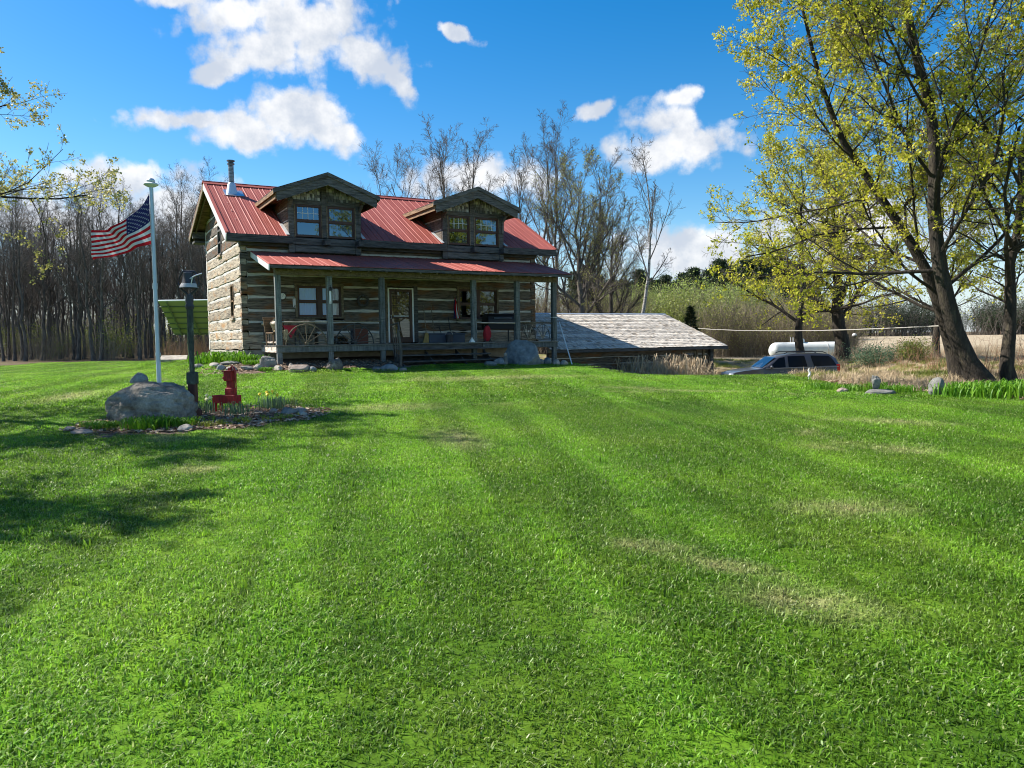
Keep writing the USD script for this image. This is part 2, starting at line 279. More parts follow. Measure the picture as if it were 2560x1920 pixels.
def zone(x, y):
    """0 lawn, 1 rough ground, 2 field, 3 woodland floor, 4 planting beds"""
    x, y = np.asarray(x, float), np.asarray(y, float); k = np.zeros(x.shape, int)
    wob = 1.2 * np.sin(x * .6) + .7 * np.sin(x * 1.7 + 1)
    k = np.where((x < -2) & (y > 42 + wob), 3, k); k = np.where((x >= -2) & (y > 41 + wob), 1, k)
    k = np.where((x > lawn_right(y)) & (y > 8), 1, k)
    k = np.where((y > 52 + wob) & (x > 6), 2, k); k = np.where(y > 215, 3, k); k = np.where((x <= 6) & (y > 50), 3, k)
    k = np.where((x < -24) & (y < 60) & (y > 20), 3, k)
    u = (x + 7.5284) * .8702 + (y - 24.7504) * .4926; v = -(x + 7.5284) * .4926 + (y - 24.7504) * .8702
    k = np.where(WALL_BED(u, v), 5, k)
    k = np.where(((x + 5.2) / 1.9) ** 2 + ((y - 13.05 - .22 * (x + 5.2)) / 1.62) ** 2 < 1 + .12 * np.sin(x * 7) + .1 * np.sin(y * 9), 4, k)
    return k
xs = np.concatenate([np.linspace(-600, -60, 14)[:-1], np.linspace(-60, -16, 45)[:-1], np.linspace(-16, 16, 171)[:-1], np.linspace(16, 60, 60)[:-1], np.linspace(60, 600, 14)])
ys = np.concatenate([np.linspace(-300, -12, 10)[:-1], np.linspace(-12, 2, 15)[:-1], np.linspace(2, 46, 221)[:-1], np.linspace(46, 110, 65)[:-1], np.linspace(110, 240, 30)[:-1], np.linspace(240, 1500, 12)])
X, Y = np.meshgrid(xs, ys, indexing="ij")
Z = height(X, Y)
verts = np.stack([X, Y, Z], -1).reshape(-1, 3); nx, ny = X.shape
I, J = np.meshgrid(np.arange(nx - 1), np.arange(ny - 1), indexing="ij"); a = I * ny + J
quads = np.stack([a, a + ny, a + ny + 1, a + 1], -1).reshape(-1, 4)
ctr = verts[quads].mean(1); kz = zone(ctr[:, 0], ctr[:, 1])
def ground_mat(name, stops, scale, fine=.45, extra=None, bump=.02):
    mat(name, stops, scale, rough=.95, coord="world", detail=8., fine=fine, bump=bump, bscale=40, spec=.1)
def grass_nodes(name, lo, mid, hi, dry, blade):
    """Grass colour from world position: broad patches, mowing bands, dry spots; BLADE adds per-blade variation and translucency."""
    n = {"geo": ("geometry", {}), "n1": ("noise_texture", {"scale": .55, "detail": 5., "roughness": .6}), "rp": ("rgb_ramp", {"ramp": [(.28, lo), (.5, mid), (.72, hi)]}),
         "m0": ("mapping", {"mapping_type": "point", "rotation": (0, 0, -.17)}), "mp": ("mapping", {"mapping_type": "point", "scale": (1, .07, 1)}), "n2": ("noise_texture", {"scale": 1.3, "detail": 4., "roughness": .55, "distortion": .3}),
         "mr": ("map_range", {"range_type": "smoothstep", "from_min": .42, "from_max": .6, "to_min": .76, "to_max": 1.18, "clamp": True}), "mm": ("mix", {"mix_type": "multiply", "fac": 1.0}),
         "n3": ("noise_texture", {"scale": .33, "detail": 6., "roughness": .7}), "dr": ("map_range", {"range_type": "smoothstep", "from_min": .57, "from_max": .72, "to_min": 0., "to_max": .8, "clamp": True}), "dm": ("mix", {"color2": dry}),
         "p": ("principled_bsdf", {"roughness": .45 if blade else .95, "specular_ior_level": .45 if blade else .1})}
    l = [("geo.position", "n1.vector"), ("n1.fac", "rp.fac"), ("geo.position", "m0.vector"), ("m0.vector", "mp.vector"), ("mp.vector", "n2.vector"), ("n2.fac", "mr.value"), ("rp.color", "mm.color1"), ("mr.result", "mm.color2"),
         ("geo.position", "n3.vector"), ("n3.fac", "dr.value"), ("dr.result", "dm.fac"), ("mm.color", "dm.color1")]
    surf = "p.BSDF"
    worn = None
    for i, (wx, wy, rx, ry, ro) in enumerate(((1.0, 5.6, .30, .16, -.5), (1.45, 5.15, .42, .14, -.6), (1.75, 4.5, .42, .26, -.5), (-.8, 10.7, .35, .9, .3), (-2.3, 14.3, .9, .5, .2), (5.8, 11.7, .8, .3, -.5), (-9.8, 17.2, .5, 1.3, .1), (-.5, 20.5, 2.6, .6, .2), (2.9, 6.6, .5, .3, 0), (-3.6, 8.7, .3, .2, 0), (3.8, 17.5, 1.6, .3, -.2))):
        n[f"wm{i}"] = ("mapping", {"mapping_type": "texture", "location": (wx, wy, 0), "rotation": (0, 0, ro), "scale": (rx, ry, 100)}); n[f"wl{i}"] = ("vector_math", {"math_type": "length"})
        n[f"wr{i}"] = ("map_range", {"from_min": 1.5, "from_max": .2, "to_min": 0., "to_max": 1., "clamp": True}); l += [("geo.position", f"wm{i}.vector"), (f"wm{i}.vector", f"wl{i}.vector1"), (f"wl{i}.value", f"wr{i}.value")]
        if worn: n[f"wx{i}"] = ("math", {"math_type": "maximum"}); l += [(worn, f"wx{i}.value1"), (f"wr{i}.result", f"wx{i}.value2")]; worn = f"wx{i}.value"
        else: worn = f"wr{i}.result"
    n["wn1"] = ("noise_texture", {"scale": 7., "detail": 5., "roughness": .7}); n["wn2"] = ("math", {"math_type": "multiply_add", "value2": 2.4, "value3": -1.1}); n["wn3"] = ("math", {"math_type": "multiply"}); n["wn4"] = ("math", {"math_type": "maximum", "use_clamp": True})
    n["wn5"] = ("math", {"math_type": "add", "value2": .45}); l += [("geo.position", "wn1.vector"), ("wn1.fac", "wn2.value1"), ("wn2.value", "wn5.value1"), ("wn5.value", "wn3.value1"), (worn, "wn3.value2"), ("wn3.value", "wn4.value1"), ("dr.result", "wn4.value2")]
    l = [x for x in l if x[1] != "dm.fac"] + [("wn4.value", "dm.fac")]
    if blade:
        n["ir"] = ("map_range", {"from_min": 0., "from_max": 1., "to_min": .38, "to_max": 1.62, "clamp": True}); n["im"] = ("mix", {"mix_type": "multiply", "fac": 1.0})
        n["t"] = ("translucent_bsdf", {}); n["mx"] = ("mix_closure", {"fac": .5})
        n["dd"] = ("math", {"math_type": "greater_than", "value2": .94}); n["ddm"] = ("mix", {"color2": (.40, .46, .18)})
        n["tint"] = ("attribute", {"attribute": "tint"}); n["wn"] = ("white_noise_texture", {"dimensions": "1D"})
        l += [("tint.fac", "ir.value"), ("dm.color", "im.color1"), ("ir.result", "im.color2"), ("tint.fac", "wn.w"), ("wn.value", "dd.value1"), ("dd.value", "ddm.fac"), ("im.color", "ddm.color1"), ("ddm.color", "p.base_color"), ("ddm.color", "t.color"), ("p.BSDF", "mx.closure1"), ("t.BSDF", "mx.closure2")]; surf = "mx.closure"
    else:
        n["fn"] = ("noise_texture", {"scale": 45., "detail": 4., "roughness": .7}); n["fr"] = ("map_range", {"from_min": .35, "from_max": .7, "to_min": .55, "to_max": 1.25, "clamp": True}); n["fm"] = ("mix", {"mix_type": "multiply", "fac": 1.0})
        l += [("geo.position", "fn.vector"), ("fn.fac", "fr.value"), ("dm.color", "fm.color1"), ("fr.result", "fm.color2"), ("fm.color", "p.base_color")]
    M[name] = usdkit.material(stage, f"/World/Looks/{name}", n, l, surface=surf)
G_LO, G_MID, G_HI, G_DRY = (.085, .20, .012), (.145, .29, .017), (.225, .36, .032), (.46, .42, .20)
grass_nodes("lawn", tuple(.62 * x for x in G_LO), tuple(.62 * x for x in G_MID), tuple(.62 * x for x in G_HI), tuple(.7 * x for x in G_DRY), False)
grass_nodes("grass_blade", G_LO, G_MID, G_HI, G_DRY, True)
ground_mat("rough_ground", [(.30, (.10, .15, .03)), (.44, (.20, .19, .07)), (.54, (.34, .27, .16)), (.7, (.42, .34, .22))], .9)
ground_mat("field", [(.3, (.26, .205, .13)), (.5, (.38, .31, .21)), (.7, (.47, .39, .27))], .5, .5)
ground_mat("woodland_floor", [(.3, (.07, .055, .035)), (.55, (.14, .10, .06)), (.75, (.09, .11, .03))], 1.1)
ground_mat("bed_soil", [(.3, (.06, .045, .032)), (.5, (.17, .12, .085)), (.7, (.32, .24, .17))], 7.)
for k, (nm, m) in enumerate((("lawn", "lawn"), ("rough_ground", "rough_ground"), ("field", "field"), ("woodland_floor", "woodland_floor"), ("flower_bed", "bed_soil"), ("stone_bed", "bed_soil"))):
    q = quads[kz == k]; u_, inv = np.unique(q, return_inverse=True)
    obj(nm, (verts[u_], inv.reshape(-1, 4)), m, kind="structure", smooth=True)
# ---------------------------------------------------------------- the log cabin (local x along the front, y towards the back, z world height)
TH = .5151; HO = (-7.5284, 24.7504, 0.)
house = thing("log_cabin", "weathered log cabin with red metal roof, two dormers and a front porch", "house", HO, TH)
hu = np.array([math.cos(TH), math.sin(TH)]); hv = np.array([-hu[1], hu[0]])
def hw(u, v, z=0.): return (HO[0] + u * hu[0] + v * hv[0], HO[1] + u * hu[1] + v * hv[1], z)
U0, U1, V0, V1 = -.63, 11.14, 2.33, 10.0
RID_V, RID_Z, EV, EZ, RV, RZ = 6.5, 7.74, 1.93, 5.27, 11.17, 6.23
SL = (RID_Z - EZ) / (RID_V - EV); SR = (RID_Z - RZ) / (RV - RID_V)
def roof_z(v): return EZ + (v - EV) * SL if v <= RID_V else RID_Z - (v - RID_V) * SR
def log(p0, p1, zc, h, th, seed, ends=(1, 1), out=(0, -1)):
    """A hewn log in plan from p0 to p1 whose outer face lies on that line; notched where ENDS says it meets a corner."""
    g = np.random.default_rng(seed); p0, p1 = np.array(p0, float), np.array(p1, float); L = np.linalg.norm(p1 - p0); t = (p1 - p0) / L; o = np.array(out, float)
    s = np.concatenate([[0, .10, .2, .26], np.linspace(.4, L - .4, max(2, int(L / .35))), [L - .26, L - .2, L - .10, L]]) if L > 1.2 else np.linspace(0, L, max(4, int(L / .2) + 2))
    k = len(s); e = np.ones(k)
    if L > 1.2:
        e = np.where((s < .23) & bool(ends[0]), np.interp(s, [0, .1, .2, .23], [.74, .66, .6, 1]), e); e = np.where((s > L - .23) & bool(ends[1]), np.interp(L - s, [0, .1, .2, .23], [.74, .66, .6, 1]), e)
    def w(a, f): return 1.5 * a * (meshkit.fbm(np.stack([s * f, np.full(k, g.uniform(0, 90)), np.zeros(k)], -1), 3, seed) - .5) * 2
    top, bot = zc + h / 2 * e + w(.035, 1.1), zc - h / 2 * e + w(.035, 1.1); fc = w(.016, 2.2)
    prof = [(0.03, 0), (0, .035), (0, .3), (0, .7), (0, .965), (.03, 1.), (th, 1.), (th, 0)]
    V = []
    for d, f in prof:
        z = bot + (top - bot) * f; dd = (d - fc - (w(.012, 3.) if d == 0 else 0)) if d < th else np.full(k, d)
        V.append(np.stack([p0[0] + t[0] * s - o[0] * dd, p0[1] + t[1] * s - o[1] * dd, z], -1))
    V = np.stack(V, 1); m = len(prof); v = V.reshape(-1, 3)
    i, j = np.meshgrid(np.arange(k - 1), np.arange(m), indexing="ij")
    q = np.stack([i * m + j, i * m + (j + 1) % m, (i + 1) * m + (j + 1) % m, (i + 1) * m + j], -1).reshape(-1, 4)
    caps = [[0, a, a + 1] for a in range(1, m - 1)]; e0 = (k - 1) * m
    f = np.vstack([q[:, [0, 1, 2]], q[:, [0, 2, 3]], np.array(caps)[:, ::-1], e0 + np.array(caps)])
    if np.cross(t, o) < 0: pass
    else: f = f[:, ::-1]
    return v, f
def spans(a, b, cuts):
    out = [(a, b)]
    for c0, c1 in cuts:
        out = [s for x, y in out for s in ((x, min(y, c0)), (max(x, c1), y)) if s[1] - s[0] > .04]
    return out
# front wall openings (u0,u1,z0,z1) and gable openings (v0,v1,z0,z1)
OPF = [(1.20, 2.94, 2.44, 3.64), (4.66, 5.82, 1.5, 3.57), (7.54, 9.38, 2.37, 3.65)]
OPG = [(3.72, 4.40, 2.47, 3.72), (6.0, 6.82, 4.92, 6.0)]
fch = [1.31, 1.91, 2.30, 2.70, 3.15, 3.56, 3.94, 4.36, 4.78, 5.2]; gch = [1.29, 1.66, 2.02, 2.44, 2.88, 3.29, 3.78, 4.18, 4.59, 5.0, 5.42, 5.82, 6.22, 6.62, 7.02, 7.4]
seed = 0
for i in range(len(fch) - 1):
    z0, z1 = fch[i], fch[i + 1]; zc, h = (z0 + z1) / 2, z1 - z0 - .085
    cuts = [(a - .02, b + .02) for a, b, c, d in OPF if c < z1 - .12 and d > z0 + .12]
    for a, b in spans(U0, U1, cuts):
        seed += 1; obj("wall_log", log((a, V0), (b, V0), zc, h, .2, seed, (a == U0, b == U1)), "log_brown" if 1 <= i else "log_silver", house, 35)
    cz = z1; cutc = [(a, b) for a, b, c, d in OPF if c < cz + .05 and d > cz - .05]
    for a, b in spans(U0 + .22, U1 - .22, cutc):
        g = np.random.default_rng(seed + 900); s = np.linspace(a, b, max(2, int((b - a) / .3) + 2)); hh = .064 + g.normal(0, .017, len(s))
        v = np.concatenate([np.stack([s, np.full(len(s), V0 + y), cz + sg * hh], -1) for y, sg in ((.035, -1), (.022, -.3), (.022, .3), (.035, 1))]); n_ = len(s)
        f = [[r * n_ + c, r * n_ + c + 1, (r + 1) * n_ + c + 1, (r + 1) * n_ + c] for r in range(3) for c in range(n_ - 1)]
        obj("chinking", (v, np.array(f)), "chink", house, True)
for i in range(len(gch) - 1):
    z0, z1 = gch[i], gch[i + 1]; zc, h = (z0 + z1) / 2, z1 - z0 - .095
    va = V0 if z1 < 5.2 else max(V0, EV + (z1 - EZ) / SL + .15); vb = V1 if z1 < 6.2 else min(V1, RID_V + (RID_Z - z1) / SR - .15)
    if vb - va < .5: continue
    cuts = [(a - .02, b + .02) for a, b, c, d in OPG if c < z1 - .12 and d > z0 + .12]
    for a, b in spans(va, vb, cuts):
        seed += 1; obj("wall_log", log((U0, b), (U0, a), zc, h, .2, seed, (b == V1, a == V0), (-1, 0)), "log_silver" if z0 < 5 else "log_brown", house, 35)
    cutc = [(a, b) for a, b, c, d in OPG if c < z1 + .05 and d > z1 - .05]
    for a, b in spans(va + (.22 if va == V0 else -.05), vb - .2, cutc):
        g = np.random.default_rng(seed + 950); s = np.linspace(a, b, max(2, int((b - a) / .3) + 2)); hh = .072 + g.normal(0, .022, len(s))
        v = np.concatenate([np.stack([np.full(len(s), U0 + y), s, z1 + sg * hh], -1) for y, sg in ((.035, -1), (.020, -.3), (.020, .3), (.035, 1))]); n_ = len(s)
        f = [[r * n_ + c, (r + 1) * n_ + c, (r + 1) * n_ + c + 1, r * n_ + c + 1] for r in range(3) for c in range(n_ - 1)]
        obj("chinking", (v, np.array(f)), "chink", house, True)
# right and rear walls: log faces too, joined (hardly seen)
rw = []
for i in range(len(gch) - 1):
    z0, z1 = gch[i], gch[i + 1]; va = V0 if z1 < 5.2 else max(V0, EV + (z1 - EZ) / SL + .15); vb = V1 if z1 < 6.2 else min(V1, RID_V + (RID_Z - z1) / SR - .15)
    if vb - va > .5: rw.append(log((U1, va), (U1, vb), (z0 + z1) / 2, z1 - z0 - .08, .2, 700 + i, (1, 1), (1, 0)))
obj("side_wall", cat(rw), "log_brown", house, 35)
obj("wall_core", cat([prism([(V0 + .06, 1.3), (V1, 1.3), (V1, 6.2), (RID_V, 7.5), (V0 + .06, 5.3)], U1 - .14, U1 - .06, "yz"), box(U0, U1, V1 - .2, V1, 1.3, 6.3)]), "chink", house)
obj("interior", cat([box(U0 + .25, U1 - .25, V0 + .25, V1 - .25, 1.3, 1.42), box(U0 + .25, U1 - .25, V0 + .3, V1 - .25, 4.45, 4.6), box(U0 + .22, U1 - .22, 6.2, 6.3, 1.42, 4.45),
                       box(3.2, 3.3, V0 + .3, 6.2, 1.42, 4.45), box(U0 + .25, U1 - .25, 6.2, 6.3, 4.6, 7.2)]), "dark_interior", house)
obj("foundation", cat([cbox(U0 + .03, U1 - .03, V0 + .04, V0 + .3, .2, 1.33), cbox(U0 + .03, U0 + .3, V0 + .3, V1, -.2, 1.31), cbox(U1 - .3, U1 - .03, V0 + .3, V1, -1.2, 1.31)]), "foundation", house)

# windows ------------------------------------------------------------
def pane(u0, u1, z0, z1, y): return np.array([[u0, y, z0], [u1, y, z0], [u1, y, z1], [u0, y, z1]]), np.array([[0, 1, 2], [0, 2, 3]])
def ring(u0, u1, z0, z1, w, y0, y1):
    return cat([box(u0, u0 + w, y0, y1, z0, z1), box(u1 - w, u1, y0, y1, z0, z1), box(u0 + w, u1 - w, y0, y1, z0, z0 + w), box(u0 + w, u1 - w, y0, y1, z1 - w, z1)])
def sash_window(u0, u1, z0, z1, y, grid=False, meet=.5, jamb=.045, gl="glass"):
    zm = z0 + (z1 - z0) * meet
    fr = obj("window", cat([ring(u0, u1, z0, z1, jamb, y, y + .10), box(u0 + jamb, u1 - jamb, y + .02, y + .075, zm - .028, zm + .028), ring(u0 + jamb, u1 - jamb, z0 + jamb, zm - .028, .03, y + .045, y + .08), ring(u0 + jamb, u1 - jamb, zm + .028, z1 - jamb, .03, y + .025, y + .06)]), "window_frame", house)
    obj("pane", pane(u0 + jamb + .03, u1 - jamb - .03, z0 + jamb + .03, zm - .058, y + .06), gl, fr); obj("pane", pane(u0 + jamb + .03, u1 - jamb - .03, zm + .058, z1 - jamb - .03, y + .042), gl, fr)
    if grid:
        a, b, c, d = u0 + jamb + .03, u1 - jamb - .03, zm + .058, z1 - jamb - .03
        obj("muntin", cat([box(a + (b - a) * k / 4 - .009, a + (b - a) * k / 4 + .009, y + .030, y + .039, c, d) for k in (1, 2, 3)] + [box(a, b, y + .028, y + .0295, (c + d) / 2 - .009, (c + d) / 2 + .009)]), "muntin", fr)
    return fr
def casing(u0, u1, z0, z1, y, w, m, sill=True):
    for a in ((u0 - w, u0, y, y + .05, z0, z1), (u1, u1 + w, y, y + .05, z0, z1), (u0 - w - .02, u1 + w + .02, y - .012, y + .05, z1, z1 + w)): obj("window_trim", cbox(*a, c=.006), m, house)
    if sill: obj("window_sill", cbox(u0 - w - .03, u1 + w + .03, y - .05, y + .06, z0 - .06, z0, c=.008), m, house)
yw = V0 - .03
casing(1.28, 2.86, 2.48, 3.58, yw, .09, "trim_wood"); sash_window(1.28, 2.03, 2.48, 3.58, V0); sash_window(2.11, 2.86, 2.48, 3.58, V0)
obj("mullion", box(2.03, 2.11, V0 - .005, V0 + .1, 2.48, 3.58), "window_frame", house)
casing(7.62, 9.3, 2.41, 3.58, yw, .09, "trim_wood"); sash_window(7.62, 8.42, 2.41, 3.58, V0); sash_window(8.50, 9.3, 2.41, 3.58, V0)
obj("mullion", box(8.42, 8.50, V0 - .005, V0 + .1, 2.41, 3.58), "window_frame", house)
obj("opening_lining", cat([ring(1.19, 2.95, 2.42, 3.66, .09, V0 + .02, V0 + .26), ring(7.53, 9.39, 2.35, 3.66, .09, V0 + .02, V0 + .26)]), "brown_board", house)
obj("blue_curtain", cat([(np.array([[u, V0 + .15 + .012 * math.sin(u * 60), z] for u in np.linspace(1.3, 2.5, 90) for z in (2.5, 3.56)]), np.array([[2 * k, 2 * k + 2, 2 * k + 3, 2 * k + 1] for k in range(89)]))]), "blue_curtain", house, True, label="pleated blue sheet behind the left porch window")  # pleated blue sheet that colours the left porch window blue
obj("curtain", cat([tube([(2.62 + .05 * math.sin(z * 3), V0 + .28, z) for z in np.linspace(2.5, 3.55, 12)], .06, 8), tube([(2.74 + .04 * math.sin(z * 4 + 1), V0 + .27, z) for z in np.linspace(2.5, 3.55, 12)], .05, 8)]), "curtain", house, True, label="white curtain behind the porch window")
# gable windows (seen from the side)
def gable_window(v0, v1, z0, z1, m):
    x = U0
    fr = obj("window", cat([box(x - .02, x + .12, v0, v0 + .07, z0, z1), box(x - .02, x + .12, v1 - .07, v1, z0, z1), box(x - .02, x + .12, v0 + .07, v1 - .07, z1 - .07, z1), box(x - .02, x + .12, v0 + .07, v1 - .07, z0, z0 + .07), box(x, x + .07, v0 + .07, v1 - .07, (z0 + z1) / 2 - .03, (z0 + z1) / 2 + .03)]), m, house)
    for a, b in ((z0 + .07, (z0 + z1) / 2 - .03), ((z0 + z1) / 2 + .03, z1 - .07)):
        obj("pane", (np.array([[x + .03, v1 - .07, a], [x + .03, v0 + .07, a], [x + .03, v0 + .07, b], [x + .03, v1 - .07, b]]), np.array([[0, 1, 2], [0, 2, 3]])), "glass", fr)
    obj("window_sill", cbox(x - .07, x + .05, v0 - .05, v1 + .05, z0 - .1, z0, c=.008), "log_silver", house)
gable_window(3.76, 4.36, 2.5, 3.70, "brown_board"); gable_window(6.05, 6.77, 4.98, 5.95, "dark_wood")
obj("window_lining", cat([box(U0 + .0, U0 + .2, 3.70, 3.76, 2.47, 3.72), box(U0 + .0, U0 + .2, 4.36, 4.42, 2.47, 3.72), box(U0, U0 + .2, 5.98, 6.05, 4.9, 6.02), box(U0, U0 + .2, 6.77, 6.84, 4.9, 6.02)]), "dark_wood", house)
# door
for a in ((4.64, 4.70, 1.52, 3.53, "white_paint"), (5.62, 5.68, 1.52, 3.53, "white_paint"), (4.64, 5.68, 3.53, 3.58, "white_paint"), (5.68, 5.85, 1.52, 3.66, "timber"), (4.55, 4.64, 1.52, 3.66, "trim_wood"), (4.55, 5.85, 3.66, 3.75, "trim_wood")):
    obj("door_trim", cbox(a[0], a[1], V0 - .035, V0 + .05, a[2], a[3], .005), a[4], house)
door = obj("storm_door", cat([ring(4.70, 5.62, 1.52, 3.53, .10, V0 - .02, V0 + .03), box(4.8, 5.52, V0 - .018, V0 + .028, 2.43, 2.52), box(4.8, 5.52, V0 - .018, V0 + .028, 1.62, 1.72)]), "window_frame", house)
obj("pane", pane(4.8, 5.52, 1.72, 2.43, V0 + .005), "glass", door); obj("pane", pane(4.8, 5.52, 2.52, 3.43, V0 + .005), "glass", door)
obj("handle", cat([tube([(4.75, V0 - .02, 2.42), (4.75, V0 - .07, 2.42), (4.75, V0 - .07, 2.55), (4.75, V0 - .02, 2.55)], .012, 6)]), "white_paint", door)
obj("closer", box(4.86, 5.46, V0 - .05, V0 - .03, 2.5, 2.53), "white_paint", door)
obj("inner_door", cat([box(4.72, 5.6, V0 + .10, V0 + .14, 1.5, 3.5)]), "brown_board", house)

# roofs ---------------------------------------------------------------
def metal_sheet(u0, u1, fv0, z0, v1, z1, major=.305, th=.012, flip=False):
    """A ribbed sheet: trapezoid ribs run up the slope."""
    U = [u0]; Z = [0.]
    k = 0; x = u0
    while x < u1 - .02:
        for du, dz in ((.02, .0), (.035, .014), (.06, .014), (.075, 0.), (.14, 0), (.150, .004), (.16, .004), (.170, 0), (.215, 0), (.225, .004), (.235, .004), (.245, 0)):
            if x + du < u1: U.append(x + du); Z.append(dz)
        x += major
    U.append(u1); Z.append(0.); U, Z = np.array(U), np.array(Z)
    t = np.array([v1 - fv0, z1 - z0]); t /= np.linalg.norm(t); nr = np.array([-t[1], t[0]])
    if nr[1] < 0: nr = -nr
    rows = []
    for v, z in ((fv0, z0), (v1, z1)): rows.append(np.stack([U, v + nr[0] * Z, z + nr[1] * Z], -1))
    for v, z in ((v1, z1), (fv0, z0)): rows.append(np.stack([U, np.full(len(U), v - nr[0] * th), np.full(len(U), z - nr[1] * th)], -1))
    n_ = len(U); v = np.concatenate(rows); f = []
    for r in range(4):
        a, b = r * n_, ((r + 1) % 4) * n_
        f += [[a + c, a + c + 1, b + c + 1, b + c] for c in range(n_ - 1)]
    f += [[0, n_, 2 * n_, 3 * n_], [n_ - 1, 4 * n_ - 1, 3 * n_ - 1, 2 * n_ - 1]]
    f = np.array(f)
    if v1 < fv0: f = f[:, ::-1]
    return v, f
RU0, RU1 = -1.14, 11.95
D = [(2.24, .97, 3.57), (8.10, 6.83, 9.50)]   # dormers: centre, face left, face right
DZ, DV = 7.44, 1.5
def panels(a, b, lo, nm="roof_panel"):
    n_ = max(1, round((b - a) / .915)); e = np.linspace(a, b, n_ + 1)
    for k in range(n_): obj(nm, metal_sheet(e[k] + .001, e[k + 1] - .001, lo, roof_z(lo), RID_V, RID_Z), "roof_red", house)
panels(RU0, D[0][1], EV - .02); panels(D[0][1], D[0][2], 4.6); panels(D[0][2], D[1][1], EV - .02); panels(D[1][1], D[1][2], 4.6); panels(D[1][2], RU1, EV - .02)
for k, (a, b) in enumerate(zip(np.linspace(RU0, RU1, 15)[:-1], np.linspace(RU0, RU1, 15)[1:])): obj("rear_roof_panel", metal_sheet(a, b, RV, RZ, RID_V, RID_Z), "roof_red", house)
obj("ridge_cap", cat([beam((RU0 - .02, RID_V - .1, RID_Z - .022), (RU1 + .02, RID_V - .1, RID_Z - .022), .26, .015, (0, -SL, 1)), beam((RU0 - .02, RID_V + .1, RID_Z - .01), (RU1 + .02, RID_V + .1, RID_Z - .01), .26, .015, (0, SR, 1)), tube([(RU0 - .02, RID_V, RID_Z + .03), (RU1 + .02, RID_V, RID_Z + .03)], .035, 8)]), "roof_red", house)
# soffit boards, rakes and fascias
def slab(u0, u1, v0, z0, v1, z1, th):
    return beam(((u0 + u1) / 2, v0, z0), ((u0 + u1) / 2, v1, z1), u1 - u0, th, (0, -(z1 - z0), v1 - v0))
for a, b in ((RU0 + .04, D[0][1]), (D[0][2], D[1][1]), (D[1][2], RU1 - .04)): obj("roof_deck", slab(a, b, EV + .04, EZ - .05, RID_V, RID_Z - .07, .03), "brown_board", house)
for a, b in ((D[0][1], D[0][2]), (D[1][1], D[1][2])): obj("roof_deck", slab(a, b, 4.7, roof_z(4.7) - .06, RID_V, RID_Z - .07, .03), "brown_board", house)
obj("roof_deck", slab(RU0 + .04, RU1 - .04, RV - .05, RZ - .04, RID_V, RID_Z - .07, .03), "brown_board", house)
for s, uu in ((1, RU0), (-1, RU1)):
    obj("rake_board", slab(min(uu, uu + s * .04), max(uu, uu + s * .04), EV - .0, EZ - .16, RID_V, RID_Z - .15, .26), "grey_trim", house)
    obj("rake_flashing", slab(min(uu - s * .012, uu + s * .10), max(uu - s * .012, uu + s * .10), EV - .03, EZ + .022, RID_V, RID_Z + .022, .012), "roof_red", house)
    for q in (.0, .16): obj("rear_rake_board", slab(min(uu + s * q, uu + s * (q + .04)), max(uu + s * q, uu + s * (q + .04)), RV, RZ - .15, RID_V, RID_Z - .15, .2), "trim_wood", house)
    obj("purlin_end", cat([box(min(uu + s * .06, uu + s * .6), max(uu + s * .06, uu + s * .6), v - .12, v + .12, roof_z(v) - .42, roof_z(v) - .14) for v in (2.25, RID_V, 10.4)]), "timber", house)
for a, b in ((RU0, D[0][1] + .12), (D[0][2] - .06, D[1][1] + .12), (D[1][2] - .06, RU1)): obj("fascia", cbox(a + .045, b, EV - .03, EV + .01, EZ - .27, EZ - .012, .006), "dark_wood", house)
obj("fascia", box(RU0 + .045, RU1 - .045, RV - .02, RV + .02, RZ - .34, RZ - .03), "dark_wood", house)
obj("rear_eave_beam", box(RU0 + .1, RU1 - .1, V1 + .2, V1 + .95, RZ - .36, RZ - .28), "dark_wood", house)
for k, uu in enumerate(np.arange(-.4, 11.6, .75)):
    if not any(a - .05 < uu < b + .05 for _, a, b in D): obj("rafter_tail", beam((uu, EV + .02, EZ - .17), (uu, 2.5, roof_z(2.5) - .17), .09, .16), "dark_wood", house)
obj("eave_plate", cat([cbox(a, b, 2.16, 2.31, EZ - .36, EZ - .12, .01) for a, b in ((U0, D[0][1]), (D[0][2], D[1][1]), (D[1][2], U1))]), "dark_wood", house)
